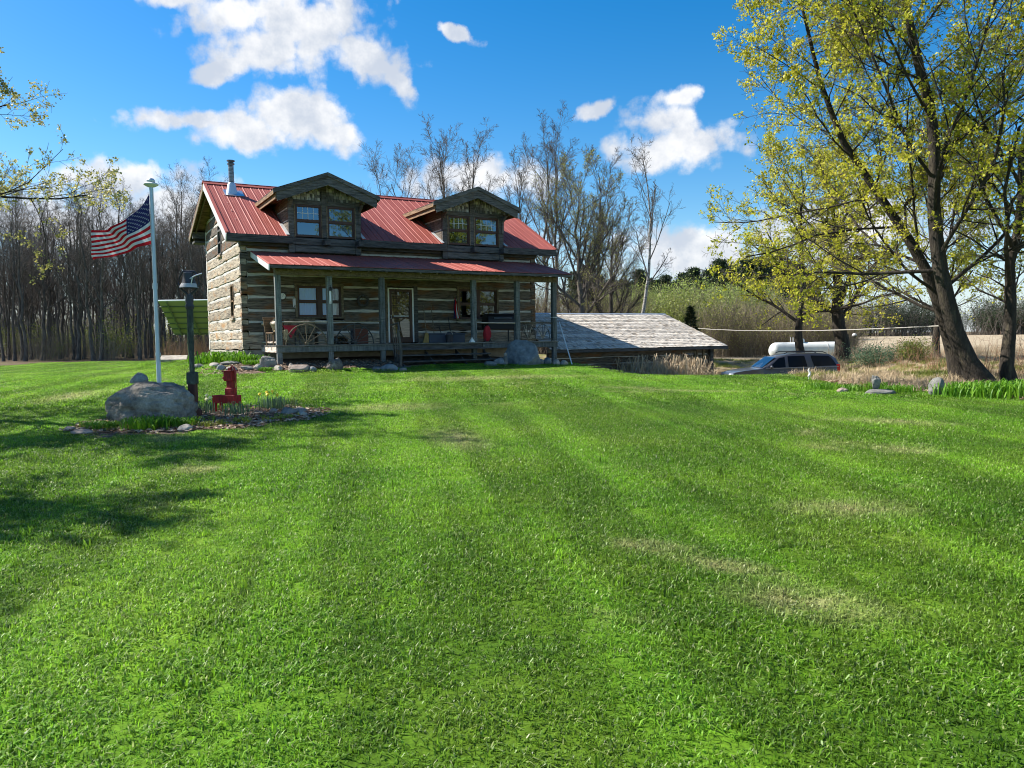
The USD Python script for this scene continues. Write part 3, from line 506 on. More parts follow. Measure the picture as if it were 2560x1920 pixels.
# dormers
for dc, fa, fb in D:
    hw_, dz = 1.87, .70; sl = dz / hw_; yv = V0 - .33
    vr = EV + (DZ - EZ) / SL; ve = EV + (DZ - dz - EZ) / SL
    for s in (-1, 1):   # roof slopes; the valley follows the main roof
        t = .03
        pts = [(dc, DV, DZ), (dc + s * hw_, DV, DZ - dz), (dc + s * hw_, ve + .02, DZ - dz), (dc, vr + .02, DZ)]
        v = np.array(pts + [(a, b, c - t) for a, b, c in pts]); f = np.array([[0, 1, 2, 3], [7, 6, 5, 4], [0, 4, 5, 1], [1, 5, 6, 2], [2, 6, 7, 3], [3, 7, 4, 0]])
        obj("dormer_roof", (v, f if s < 0 else f[:, ::-1]), "dark_wood", house)
        # stacked barge boards
        for k, (h0, h1, y) in enumerate(((-.01, .13, DV - .05), (.11, .43, DV - .01))):
            e = hw_ + .03 - k * .12
            obj("barge_board", prism([(dc, DZ + .02 - h0), (dc + s * e, DZ + .02 - h0 - e * sl), (dc + s * (e - .03), DZ + .02 - h1 - e * sl), (dc, DZ + .02 - h1)][:: s], y, y + .05), "timber", house)
        ex = dc + s * hw_
        obj("dormer_fascia", cat([box(min(ex, ex - s * .035), max(ex, ex - s * .035), DV + .04, ve, DZ - dz - .15, DZ - dz - .005), box(min(ex - s * .07, ex - s * .11), max(ex - s * .07, ex - s * .11), DV + .05, ve, DZ - dz - .3, DZ - dz - .11)]), "brown_board", house)
        obj("dormer_soffit", slab(min(ex - s * .11, (fa if s < 0 else fb)), max(ex - s * .11, (fa if s < 0 else fb)), DV + .05, DZ - dz - .06, ve, DZ - dz - .06, .02), "brown_board", house)
        # side wall of squared logs
        xw = fa if s < 0 else fb
        for k in range(3):
            zz = 5.45 + k * .42; va = 2.1; vb = EV + (zz + .38 - EZ) / SL
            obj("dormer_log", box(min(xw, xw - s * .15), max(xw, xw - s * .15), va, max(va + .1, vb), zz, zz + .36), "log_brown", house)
        obj("dormer_chinking", prism([(2.12, EZ), (2.12, DZ - dz), (EV + (DZ - dz - EZ) / SL, DZ - dz)][::-1], min(xw - s * .02, xw - s * .13), max(xw - s * .02, xw - s * .13), "yz"), "chink", house)
        obj("dormer_bracket", prism([(DV + .15, DZ - dz - .28), (2.12, DZ - dz - .28), (2.12, DZ - dz - .95), (2.0, DZ - dz - .95), (1.98, DZ - dz - .5)], min(xw, xw - s * .09), max(xw, xw - s * .09), "yz"), "timber", house)
        obj("step_flashing", slab(min(xw, xw + s * .12), max(xw, xw + s * .12), EV - .04, EZ + .035, 2.85, roof_z(2.85) + .035, .012), "grey_trim", house)
    # face: posts, lintel, sill beam, king post, windows
    yf = V0 - .30
    for a in ((fa, fa + .2, 4.72, DZ - .84), (fb - .2, fb, 4.72, DZ - .84), (dc - .09, dc + .09, 5.28, DZ - .12)): obj("dormer_post", cbox(a[0], a[1], yf, yf + .14, a[2], a[3], .008), "timber", house)
    obj("dormer_lintel", cbox(fa + .2, fb - .2, yf + .01, yf + .13, 6.40, 6.56, .008), "timber", house)
    for q in range(2): obj("dormer_sill_log", cbox(fa + .2, fb - .2, yf + .015, yf + .16, 4.74 + q * .26, 4.985 + q * .26, .02), "timber", house)
    for xx in (dc, fb - .1): obj("beam_end", cbox(xx - .1, xx + .1, yf - .38, yf, 4.98, 5.20, .015), "dark_wood", house)
    g = np.random.default_rng(5); sh = []
    for r in range(6):
        z0 = 6.56 + r * .11; half = (DZ - .15 - z0) / sl - .06; x = -half + g.uniform(0, .08)
        while x < half - .03:
            w = g.uniform(.07, .15); y0 = yf + .05 - g.uniform(0, .012)
            if abs(x + w / 2) > .1:
                v, f = box(0, min(w - .016, half - x), 0, .03, 0, .16); v[:, 1] -= .018 * (v[:, 2] < .05); sh.append((v + [dc + x, y0 - .0015 * r, z0 + g.uniform(-.008, .008)], f))
            x += w
    leafmat("gable_shingle", [(.15, (.09, .088, .086)), (.5, (.24, .235, .235)), (.85, (.44, .42, .41))], 3, 0., .9, rnd=1.2) if "gable_shingle" not in M else None
    obj("gable_shingles", cat(sh), "gable_shingle", house, kind="stuff")
    obj("dormer_back", prism([(fa + .02, 6.5), (fb - .02, 6.5), (fb - .02, 6.62), (dc, DZ - .08), (fa + .02, 6.62)], yf + .08, yf + .1), "dark_wood", house)
    for k, (a, b) in enumerate(((fa + .24, dc - .11), (dc + .11, fb - .22))):
        sash_window(a, b, 5.28, 6.39, yf + .02, grid=(dc > 5 or k == 0), jamb=.05, gl="coated_glass")
        obj("window_trim", cat([box(a - .04, a, yf - .012, yf + .05, 5.26, 6.4), box(b, b + .022, yf - .012, yf + .05, 5.26, 6.4)]), "trim_wood", house)
    obj("dormer_room", cat([box(fa + .2, fb - .2, V0 + 1.5, V0 + 1.6, 4.7, 6.7), box(fa + .16, fb - .16, V0 - .1, V0 + 1.6, 4.7, 4.75)]), "dark_interior", house)
# stove pipe
ch = obj("stove_pipe", xf(lathe([(.10, -.3), (.10, 1.05), (.135, 1.06), (.135, 1.10), (.10, 1.12), (.10, 1.16), (.15, 1.18), (.15, 1.21), (.0, 1.24)], 20), (-.25, 5.6, 7.25)), "soot_pipe", house, 40)
obj("pipe_flashing", xf(lathe([(.24, -.12), (.20, .0), (.145, .30), (.105, .36)], 20), (-.25, 5.6, 7.27)), "pale_metal", ch, 40)
obj("pipe_base", beam((-.55, 5.52, roof_z(5.52) + .03), (.15, 5.52, roof_z(5.52) + .03), .62, .02, (0, -SL, 1)), "steel", ch)

# porch -----------------------------------------------------------------
PF, PFZ, PBZ, PU0, PU1 = -.45, 4.05, 4.73, -.29, 11.17
e = np.linspace(PU0, PU1, 13)
for k in range(12): obj("porch_roof_panel", metal_sheet(e[k] + .001, e[k + 1] - .001, PF, PFZ, V0 - .02, PBZ, .38), "roof_red", house)
obj("porch_roof_deck", slab(PU0 + .05, PU1 - .05, PF + .03, PFZ - .045, V0, PBZ - .045, .03), "brown_board", house)
for uu, s in ((PU0, 1), (PU1, -1)): obj("porch_rake", slab(min(uu, uu + s * .04), max(uu, uu + s * .04), PF, PFZ - .11, V0 - .02, PBZ - .11, .18), "grey_trim", house)
obj("porch_fascia", box(PU0 + .04, PU1 - .04, PF + .0, PF + .03, PFZ - .12, PFZ - .03), "dark_wood", house)
PS = [.09, 1.77, 3.6, 7.13, 8.97, 10.62]
psl = (PBZ - PFZ) / (V0 - PF)
for uu in np.arange(-.1, 11.2, .62): obj("porch_rafter", beam((uu, PF + .06, PFZ - .12 + .06 * psl), (uu, V0, PBZ - .12), .07, .12), "trim_wood", house)
g = np.random.default_rng(3)
pb = [cbox(.0, 5.36, 0, .2, 3.76, 3.97, .02), cbox(5.365, 10.72, 0, .2, 3.755, 3.965, .02)]
for q in pb: obj("porch_beam", q, "trim_wood", house)
for i, uu in enumerate(PS):
    obj("porch_post", cbox(uu - .09, uu + .09, .01, .19, 1.5, 3.76, .014), "post_wood", house)
    obj("under_post", cbox(uu - .08, uu + .08, .02, .18, .3, 1.30, .01), "post_wood", house)
nb = 17
for k in range(nb): obj("deck_board", cbox(-.04, 10.77, -.03 + k * .139, .103 + k * .139, 1.452, 1.49, .006), "deck_wood", house)
obj("rim_beam", cbox(0, 3.95, .0, .06, 1.26, 1.45, .008), "post_wood", house); obj("rim_beam", cbox(7.45, 10.73, .0, .06, 1.26, 1.45, .008), "post_wood", house); obj("rim_beam", cbox(3.95, 7.45, .05, .1, 1.26, 1.45, .008), "dark_wood", house)
obj("side_rim_beam", cbox(-.02, .05, .06, V0, 1.26, 1.45, .008), "pale_log", house); obj("side_rim_beam", cbox(10.68, 10.75, .06, V0, 1.26, 1.45, .008), "post_wood", house)
for uu in np.arange(.6, 10.6, .6): obj("joist", box(uu - .03, uu + .03, .1, V0, 1.27, 1.45), "dark_wood", house)
# stairs
for k in range(4):
    z1 = 1.30 - .2 * k; obj("stair_tread", cbox(3.95, 7.45, -.31 - .29 * k, .0 - .29 * k, z1 - .045, z1, .008), "dark_wood", house)
for uu in (3.95, 5.1, 6.3, 7.41): obj("stringer", prism([(0, 1.26), (-1.2, .62), (-1.2, .4), (0, .9)], uu, uu + .04, "yz"), "dark_wood", house)
# ---------------------------------------------------------------- trees
mat("bark", [(.3, (.045, .038, .032)), (.55, (.11, .095, .08)), (.75, (.18, .16, .135))], 9, (1, 1, .25), .95, bump=.02, bscale=26)
mat("bark_dark", [(.3, (.016, .013, .010)), (.55, (.040, .032, .024)), (.75, (.085, .072, .045))], 9, (1, 1, .25), .95, bump=.06, bscale=20)
mat("twig", [(.3, (.08, .066, .056)), (.7, (.155, .13, .108))], 2, rough=.9, rnd=.25)
mat("birch_bark", [(.36, (.07, .062, .055)), (.48, (.26, .24, .215)), (.7, (.40, .38, .35))], 5, (1, 1, 3), .7)
leafmat("spring_leaf", [(.25, (.24, .27, .02)), (.5, (.46, .45, .035)), (.75, (.64, .58, .08))], .5, .45)
leafmat("pale_leaf", [(.25, (.24, .23, .06)), (.5, (.40, .37, .11)), (.75, (.55, .50, .20))], .9, .40)
leafmat("bud_green", [(.3, (.20, .21, .05)), (.7, (.36, .35, .10))], .5, .4)
leafmat("brush_leaf", [(.3, (.10, .15, .022)), (.7, (.26, .28, .05))], .3, .3)
leafmat("aspen_leaf", [(.3, (.20, .27, .05)), (.7, (.34, .40, .10))], .2, .35)
leafmat("needle", [(.3, (.012, .026, .010)), (.7, (.035, .06, .018))], .3, .1)
def tubes(paths, k):
    """Many polylines [(points, radii)] with the same number of points as one mesh."""
    out = {}
    for p, r in paths: out.setdefault(len(p), []).append((p, r))
    ms = []
    for n_, ps in out.items():
        P = np.array([p for p, _ in ps], float); Rr = np.array([r for _, r in ps], float); N = len(P)
        T = np.gradient(P, axis=1); T /= np.linalg.norm(T, axis=2, keepdims=True) + 1e-9
        ref = np.where(np.abs(T[:, :1, 2:]) < .8, [[[0, 0, 1.]]], [[[1., 0, 0]]])
        A = np.cross(T, np.broadcast_to(ref, T.shape)); A /= np.linalg.norm(A, axis=2, keepdims=True) + 1e-9; B = np.cross(T, A)
        th = np.arange(k) * 2 * PI / k
        v = P[:, :, None] + Rr[:, :, None, None] * (np.cos(th)[:, None] * A[:, :, None] + np.sin(th)[:, None] * B[:, :, None])
        i, j = np.meshgrid(np.arange(n_ - 1), np.arange(k), indexing="ij")
        q = np.stack([i * k + j, (i + 1) * k + j, (i + 1) * k + (j + 1) % k, i * k + (j + 1) % k], -1).reshape(-1, 4)
        f = (np.arange(N)[:, None, None] * (n_ * k) + q).reshape(-1, 4)
        ms.append((v.reshape(-1, 3), f))
    return cat(ms)
def unit(a): return a / (np.linalg.norm(a, axis=-1, keepdims=True) + 1e-9)
class Tree:
    """spec per level: (children, length ratio, angle, angle spread, start, radius ratio, upturn, wander, points)."""
    def __init__(s, seed, trunk, r0, r1, spec, kink=1.):
        s.g = np.random.default_rng(seed); s.spec = spec; s.lev = [[] for _ in range(len(spec) + 1)]; s.tips = []
        t = np.array(trunk, float); d = np.concatenate([[0], np.cumsum(np.linalg.norm(np.diff(t, axis=0), axis=1))])
        n_ = max(8, int(d[-1] / .7)); u = np.linspace(0, d[-1], n_); p = np.stack([np.interp(u, d, t[:, k]) for k in range(3)], 1)
        p[1:, :2] += s.g.normal(0, .03 * kink, (n_ - 1, 2)); x = u / d[-1]
        r = r0 + (r1 - r0) * x ** .8; r = r * (1 + .55 * np.exp(-u / .35))
        s.lev[0].append((p, r)); s.grow(p, r, d[-1], 0)
    def grow(s, p, r, L, k):
        if k >= len(s.spec): s.tips.append((p, k)); return
        nch, ratio, ang, asp, start, rr, upt, wan, npts = s.spec[k]; g = s.g
        n_ = max(1, int(nch + g.uniform(-.5, .5))); az = g.uniform(0, 2 * PI)
        for c in range(n_):
            x = start + (1 - start) * (c + g.uniform(.1, .9)) / n_; i = x * (len(p) - 1); i0 = min(int(i), len(p) - 2); q = p[i0] + (p[i0 + 1] - p[i0]) * (i - i0)
            rad = r[i0] + (r[i0 + 1] - r[i0]) * (i - i0); T = unit(p[i0 + 1] - p[i0])
            az += 2.4 + g.normal(0, .5); a = ang + g.normal(0, asp)
            e1 = np.cross(T, [0.3, .2, 1.]); e1 = unit(e1); e2 = np.cross(T, e1)
            d = T * math.cos(a) + (e1 * math.cos(az) + e2 * math.sin(az)) * math.sin(a)
            l = L * ratio * g.uniform(.65, 1.15) * (1.12 - .62 * x if k == 0 else 1.1 - .5 * x); st = l / (npts - 1)
            P = [q]
            for _ in range(npts - 1):
                d = unit(d + g.normal(0, wan, 3) + np.array([0, 0, upt])); P.append(P[-1] + d * st)
            P = np.array(P); rc = max(min(rad * rr, rad * .9), .004); R_ = np.linspace(rc, rc * .45, npts)
            s.lev[k + 1].append((P, R_)); s.grow(P, R_, l, k + 1)
    def build(s, parent, bark="bark", twig="twig", minr=.004, limb=None):
        lim = [6, 5, 4, 3, 3]
        obj("trunk", tubes(s.lev[0], 12), bark, parent, True)
        obj("branches", cat([tubes([(p, np.maximum(r, minr)) for p, r in s.lev[1]], 7)] + ([tubes([(p, np.maximum(r, minr)) for p, r in s.lev[2]], 5)] if len(s.lev) > 2 else [])), limb or bark, parent, True)
        fine = [tubes([(p, np.maximum(r, minr)) for p, r in L], 3) for L in s.lev[3:] if L]
        if fine: obj("twigs", cat(fine), twig, parent, True, kind="stuff")
    def leaves(s, parent, m, per, size, seed=0, keep=1., name="leaves", drop=.0, cluster=3):
        g = np.random.default_rng(seed + 77); pts = []; 
        for p, k in s.tips:
            if g.random() > keep: continue
            for _ in range(cluster): pts.append(p[-1] + (p[-2] - p[-1]) * g.uniform(0, 1.4) )
        pts = np.array(pts); c = np.repeat(pts, per, 0); N = len(c)
        c = c + g.normal(0, size * .62, (N, 3)); c[:, 2] -= drop * g.random(N)
        d = unit(g.normal(0, 1, (N, 3)) + [0, 0, -.25]); w = unit(np.cross(d, g.normal(0, 1, (N, 3)))); l = size * g.uniform(.6, 1.25, (N, 1))
        v = np.stack([c, c + d * l * .5 + w * l * .36, c + d * l, c + d * l * .5 - w * l * .36], 1).reshape(-1, 3)
        q = np.arange(N)[:, None] * 4 + np.arange(4)
        obj(name, (v, q), m, parent, kind="stuff")
WOOD_SPEC = [(16, .30, .62, .16, .30, .50, .14, .13, 6), (7, .55, .65, .2, .22, .55, .10, .16, 5), (6, .55, .7, .25, .15, .6, .06, .2, 4), (3, .65, .6, .3, .2, .7, .03, .2, 3)]
def wood_tree(seed, H, r0, lean=(0, 0), spec=WOOD_SPEC, fork=False):
    g = np.random.default_rng(seed); tr = [(0, 0, -.3)] + [(lean[0] * x * H + g.normal(0, .10), lean[1] * x * H + g.normal(0, .10), x * H) for x in np.linspace(.12, 1, 8)]
    return Tree(seed, tr, r0, .02, spec)
protos = []
for i, (H, r0, ln, lab) in enumerate(((11.5, .13, (.02, 0), 0), (12.5, .17, (-.05, .02), 0), (10.0, .10, (.06, .0), 0), (13.2, .20, (0, .03), 0), (11.0, .12, (-.02, -.04), 0), (8.5, .08, (.08, .05), 0))):
    sp = [list(x) for x in WOOD_SPEC]; sp[0][0] = (15, 17, 12, 18, 14, 12)[i]; sp[0][2] = (.55, .7, .5, .62, .75, .5)[i]; sp[0][4] = (.35, .28, .42, .3, .38, .3)[i]
    protos.append(wood_tree(40 + i, H, r0, ln, [tuple(x) for x in sp]))
WOODS = "bare slim trees of the wood on the left"; WL = "bare slender grey tree standing in the leafless wood left of the cabin"
g = np.random.default_rng(12); spots = []
def far_enough(x, y, d): return all((x - a) ** 2 + (y - b) ** 2 > d * d for a, b in spots)
for row, (y0, y1, n_, dmin) in enumerate(((43.3, 48, 40, .9), (48, 56, 50, 1.1), (56, 68, 46, 1.4), (68, 86, 36, 1.8))):
    k = 0; tries = 0
    while k < n_ and tries < 4000:
        tries += 1; y = g.uniform(y0, y1); x = g.uniform(-.70 * y - 1, -.375 * y)
        if row < 2 and x > -9 and y < 50: continue
        if far_enough(x, y, dmin): spots.append((x, y)); k += 1
first = [None] * 6
for i, (x, y) in enumerate(spots):
    j = int(g.integers(0, 6)); s_ = g.uniform(.64, .84) * (1.0 + .1 * (y > 56)); rz = g.uniform(0, 2 * PI); loc = (x, y, gz(x, y) - .05)
    if first[j] is None:
        first[j] = thing("bare_tree", WL, "tree", loc, rz, s_, WOODS); protos[j].build(first[j], "bark", "twig", .0055)
    else: dup(first[j], loc, rz, s_)
# trees behind the cabin
BROAD = [(13, .55, .88, .2, .25, .5, .09, .12, 7), (8, .50, .66, .2, .25, .55, .08, .15, 6), (8, .50, .65, .25, .12, .6, .05, .18, 4), (6, .6, .6, .3, .15, .65, .03, .2, 3)]
UPR = [(14, .36, .50, .14, .30, .55, .12, .10, 7), (7, .5, .55, .2, .22, .55, .10, .14, 5), (8, .52, .62, .25, .12, .6, .06, .2, 4), (6, .6, .6, .3, .15, .65, .03, .2, 3)]
def behind(name, seed, x, y, H, r0, spec, label, lean=(0, 0), leafm=None, leaf=(3, .07, .6, 2), twig="twig", bark="bark", rz=0, minr=.0055, fork=None, cat_="tree", group=None):
    t = thing(name, label, cat_, (x, y, gz(x, y) - .1), rz, 1, group); g = np.random.default_rng(seed)
    tr = fork or ([(0, 0, -.2)] + [(lean[0] * q * H + g.normal(0, .12), lean[1] * q * H + g.normal(0, .12), q * H) for q in np.linspace(.1, 1, 9)])
    T = Tree(seed, tr, r0, .02, spec); T.build(t, bark, twig, minr, "bark" if bark == "birch_bark" else None)
    if leafm: T.leaves(t, leafm, leaf[0], leaf[1], seed, leaf[2], cluster=leaf[3])
    return t
behind("bare_tree", 61, -5.9, 46, 10.2, .22, BROAD, "wide spreading bare tree behind the roof between the two dormers, leftmost of the trees there", (-.10, 0))
behind("bare_tree", 62, -3.7, 48, 12.6, .20, UPR, "tall narrow bare tree behind the roof, second from the left between the dormers", (-.04, 0))
behind("bare_tree", 63, -2.1, 50, 12.8, .20, UPR, "tall bare tree rising above the peak of the right dormer", (-.02, .02))
behind("bare_tree", 64, .6, 50, 11.6, .2, UPR, "dense twiggy bare tree behind the right slope of the right dormer", (.02, 0))
behind("bare_tree", 65, 3.4, 57, 15.2, .24, UPR, "tallest bare tree, its thin top standing clear above the pale green budding tree", (.0, 0))
behind("bare_tree", 66, 6.4, 58, 13.6, .22, UPR, "bare tree behind and right of the pale green budding tree", (.02, 0))
behind("bare_tree", 67, -18.0, 47, 9.0, .15, UPR, "small bare tree top showing over the left end of the roof ridge beside the stovepipe", (.02, 0))
behind("bare_tree", 68, 2.2, 53, 13.8, .18, UPR, "thin bare tree crowded between the right dormer and the pale green budding tree", (.03, 0))
WIL = [(20, .56, .82, .18, .16, .5, .14, .10, 7), (9, .5, .5, .2, .2, .55, .12, .12, 5), (8, .52, .55, .25, .12, .6, .05, .18, 4), (6, .6, .55, .3, .15, .65, .0, .2, 3)]
behind("budding_tree", 70, 4.15, 47, 10.0, .30, WIL, "big rounded tree with pale yellow green buds behind the right end of the cabin", (-.01, 0), "bud_green", (2, .06, .55, 2))
behind("budding_tree", 71, 6.2, 49, 8.2, .20, WIL, "lower grey green budding tree right of the big budding one, left of the birch", (.03, 0), "bud_green", (2, .055, .35, 1))
birch = [(0, 0, -.2), (.15, 0, 1.0), (.42, .1, 2.4), (.70, .1, 3.8), (.86, 0, 5.2), (.92, 0, 6.6), (.95, 0, 8.2), (.80, 0, 9.8), (.62, 0, 11.2)]
BIR = [(13, .34, .62, .14, .38, .5, .12, .09, 6), (6, .5, .5, .2, .2, .55, .04, .13, 5), (7, .52, .55, .25, .12, .6, .02, .18, 4), (4, .6, .6, .3, .15, .65, .0, .2, 3)]
behind("birch_tree", 72, 7.0, 44, 11, .15, BIR, "slim leaning birch with pale bark and bare twigs behind the shed roof", bark="birch_bark", fork=birch, minr=.006)
# the big leafing trees on the right
BIG = [(24, .46, .95, .25, .17, .30, .06, .10, 8), (10, .50, .68, .2, .18, .52, .04, .14, 6), (8, .50, .72, .25, .12, .55, .02, .18, 4), (5, .6, .65, .3, .15, .65, .0, .22, 3)]
t = thing("maple_tree", "big leaning tree with fresh yellow green leaves at the right lawn edge", "tree"); 
mt = [(10.74, 17.4, .3), (10.68, 17.5, .55), (10.29, 17.6, 1.17), (10.02, 17.6, 2.1), (9.82, 17.6, 2.67), (9.69, 17.6, 3.59), (9.62, 17.65, 4.41), (9.65, 17.7, 4.94), (9.62, 17.7, 6.09), (9.49, 17.7, 6.92), (9.26, 17.7, 7.64), (9.02, 17.7, 8.48), (8.86, 17.7, 9.6), (8.8, 17.8, 12.6)]
T = Tree(81, mt, .21, .04, BIG, .3); T.build(t, "bark_dark", "twig", .004); T.leaves(t, "spring_leaf", 6, .072, 81, .45, cluster=2)
t = thing("maple_tree", "second leafing trunk leaning left just behind the big one", "tree")
mt = [(11.5, 19.6, .3), (11.45, 19.7, .6), (11.2, 19.7, 1.4), (10.95, 19.7, 2.3), (10.6, 19.8, 3.3), (10.1, 20, 4.3), (9.3, 20, 5.4), (8.5, 20, 6.6), (7.9, 20, 8.2), (7.4, 20, 10.2)]
T = Tree(82, mt, .19, .03, BIG, .3); T.build(t, "bark_dark", "twig", .004); T.leaves(t, "spring_leaf", 6, .072, 82, .38, cluster=2)
MED = [(18, .46, .95, .22, .2, .5, .06, .11, 7), (9, .50, .68, .2, .18, .52, .04, .15, 5), (7, .50, .72, .25, .12, .55, .02, .18, 4), (4, .6, .65, .3, .15, .65, .0, .22, 3)]
behind("maple_tree", 83, 11.45, 17.6, 9.0, .16, MED, "slimmer dark tree with yellow green leaves at the right edge of the photo", (.03, 0), "spring_leaf", (5, .072, .5, 2), bark="bark_dark", minr=.004)
behind("maple_tree", 84, 16.4, 43, 11.2, .28, MED, "leafing tree with reddish brown trunk rising behind the dark car", (-.03, 0), "spring_leaf", (3, .12, .8, 2), bark="bark_dark", minr=.006)
behind("maple_tree", 85, 19.0, 44.5, 11.0, .48, MED, "thick dark old trunk right of the white gas tank", (-.04, 0), "spring_leaf", (3, .12, .8, 2), bark="bark_dark", minr=.006)
behind("maple_tree", 86, 25.5, 46, 11.5, .25, MED, "leafing tree far back beside the field, behind the two leaning trunks", (0, 0), "spring_leaf", (3, .12, .75, 2), bark="bark_dark", minr=.006)
# the tree at the left edge, most of it outside the picture, and its neighbours
LFT = [(24, .62, 1.25, .2, .40, .32, .035, .09, 8), (10, .50, .62, .2, .15, .52, .03, .13, 6), (8, .50, .68, .25, .12, .55, .02, .16, 4), (4, .6, .65, .3, .15, .65, .02, .2, 3)]
behind("maple_tree", 87, -11.9, 14.0, 7.0, .24, LFT, "tree with small pale new leaves reaching into the upper left corner", (.0, 0), "pale_leaf", (6, .058, .85, 2), bark="bark_dark", minr=.0035)
# more trees of the lawn edge, just outside the picture on the right: the windows of the right dormer mirror them
edge = [p for p in stage.GetPrimAtPath("/World").GetChildren() if "slimmer dark tree" in str(p.GetCustomDataByKey("label"))][0]
for i, (x, y, s_, lab) in enumerate(((16.2, 17.5, 1.1, "leafing tree outside the right edge, next after the slim dark one"), (19.5, 14.0, 1.25, "leafing tree outside the right edge, third after the slim dark one"), (21.5, 19.5, 1.2, "leafing tree outside the right edge, back row"), (25.0, 11.0, 1.3, "leafing tree outside the right edge, nearest the camera"))): dup(edge, (x, y, gz(x, y) - .1), 1 + i * 1.7, s_, lab)
left_tree = [p for p in stage.GetPrimAtPath("/World").GetChildren() if "upper left corner" in str(p.GetCustomDataByKey("label"))][0]
dup(left_tree, (-11.2, 8.3, gz(-11.2, 8.3)), 2.2, .8, "leafing tree outside the left edge, its shadow on the near left lawn")
# ---------------------------------------------------------------- far pines, thicket, brush
def pine_parts(seed, H, r0):
    g = np.random.default_rng(seed); V = []; n_ = int(H * 30)
    z = H * (1 - g.random(n_) ** 1.2 * .62); ang = g.uniform(0, 2 * PI, n_); rad = (1.08 - (z / H - .38) / .62) ** .7 * H * .25 * g.uniform(.45, 1.2, n_) * (.7 + .5 * np.sin(ang * 2 + z * .9 + seed)) + .2
    br = []
    for k in range(0, n_, 2): br.append((np.array([[0, 0, z[k]], [.6 * rad[k] * math.cos(ang[k]), .6 * rad[k] * math.sin(ang[k]), z[k] + .1], [rad[k] * math.cos(ang[k]), rad[k] * math.sin(ang[k]), z[k] + .25]]), np.array([.05, .035, .02])))
    c = np.stack([rad * np.cos(ang), rad * np.sin(ang), z + .2], 1) ; c = np.repeat(c, 26, 0) + g.normal(0, .55, (n_ * 26, 3)) * [1, 1, .28]; c[:, :2] *= g.uniform(.45, 1.02, (len(c), 1))
    d = unit(g.normal(0, 1, c.shape) + [0, 0, .5]); w = unit(np.cross(d, g.normal(0, 1, c.shape))); l = g.uniform(.25, .5, (len(c), 1))
    v = np.stack([c - w * l * .22, c + w * l * .22, c + d * l], 1).reshape(-1, 3)
    return (np.array([[0, 0, -.3], [0, 0, H * .5], [0, 0, H]]), np.array([r0, r0 * .7, .03])), br, (v, np.arange(len(v)).reshape(-1, 3))
pf = []
PINES = "dark pines on the far skyline"
g = np.random.default_rng(31)
for i, (px, dd, top) in enumerate(((1470, 118, 668), (1498, 112, 690), (1600, 120, 676), (1665, 128, 690), (1735, 135, 672), (1760, 150, 690), (1800, 130, 652), (1832, 128, 662), (1868, 125, 650), (1905, 124, 646), (1945, 128, 656), (1690, 150, 706), (1990, 140, 660), (1560, 128, 700), (1640, 132, 700), (1710, 140, 684), (1775, 132, 676), (1850, 140, 668), (1885, 135, 662), (1925, 138, 660), (1965, 132, 664), (1530, 120, 700), (1580, 135, 706), (1620, 140, 696), (2020, 150, 690), (1440, 120, 680), (1815, 150, 675), (1745, 128, 695))):
    x = (px - 1280) / 1923 * dd; H = (838 - .0136 * (px - 1280) - top) / 1923 * dd + 1.65 - gz(x, dd)
    if i < 3:
        t = thing("pine_tree", "dark green pine rising above the thicket on the far skyline", "tree", (x, dd, gz(x, dd)), g.uniform(0, 6), H / 14., PINES)
        tr, br, nd = pine_parts(300 + i, 14., .2); obj("trunk", tubes([tr], 7), "bark", t, True); obj("branches", tubes(br, 4), "bark", t); obj("needles", nd, "needle", t, kind="stuff"); pf.append(t)
    else: dup(pf[i % 3], (x, dd, gz(x, dd)), g.uniform(0, 6), H / 14.)
# little spruce by the shed
t = thing("spruce_tree", "small dark young spruce in the brush beyond the right end of the shed roof", "tree", (11.4, 49, gz(11.4, 49)), 0, 1)
gs = np.random.default_rng(8); n_ = 1500; zz = gs.random(n_) ** 1.4 * 3.3; rr = (3.4 - zz) * .26 * np.sqrt(gs.random(n_)); aa = gs.uniform(0, 6.3, n_); c = np.stack([rr * np.cos(aa), rr * np.sin(aa), zz], 1); d = unit(np.stack([np.cos(aa), np.sin(aa), .1 + 0 * aa], 1) + gs.normal(0, .4, (n_, 3))); w = unit(np.cross(d, gs.normal(0, 1, c.shape)))
obj("needles", (np.stack([c - w * .04, c + w * .04, c + d * .3], 1).reshape(-1, 3), np.arange(3 * n_).reshape(-1, 3)), "needle", t, kind="stuff"); obj("trunk", tube([(0, 0, -.1), (0, 0, 3.3)], [.05, .01], 6), "bark", t)
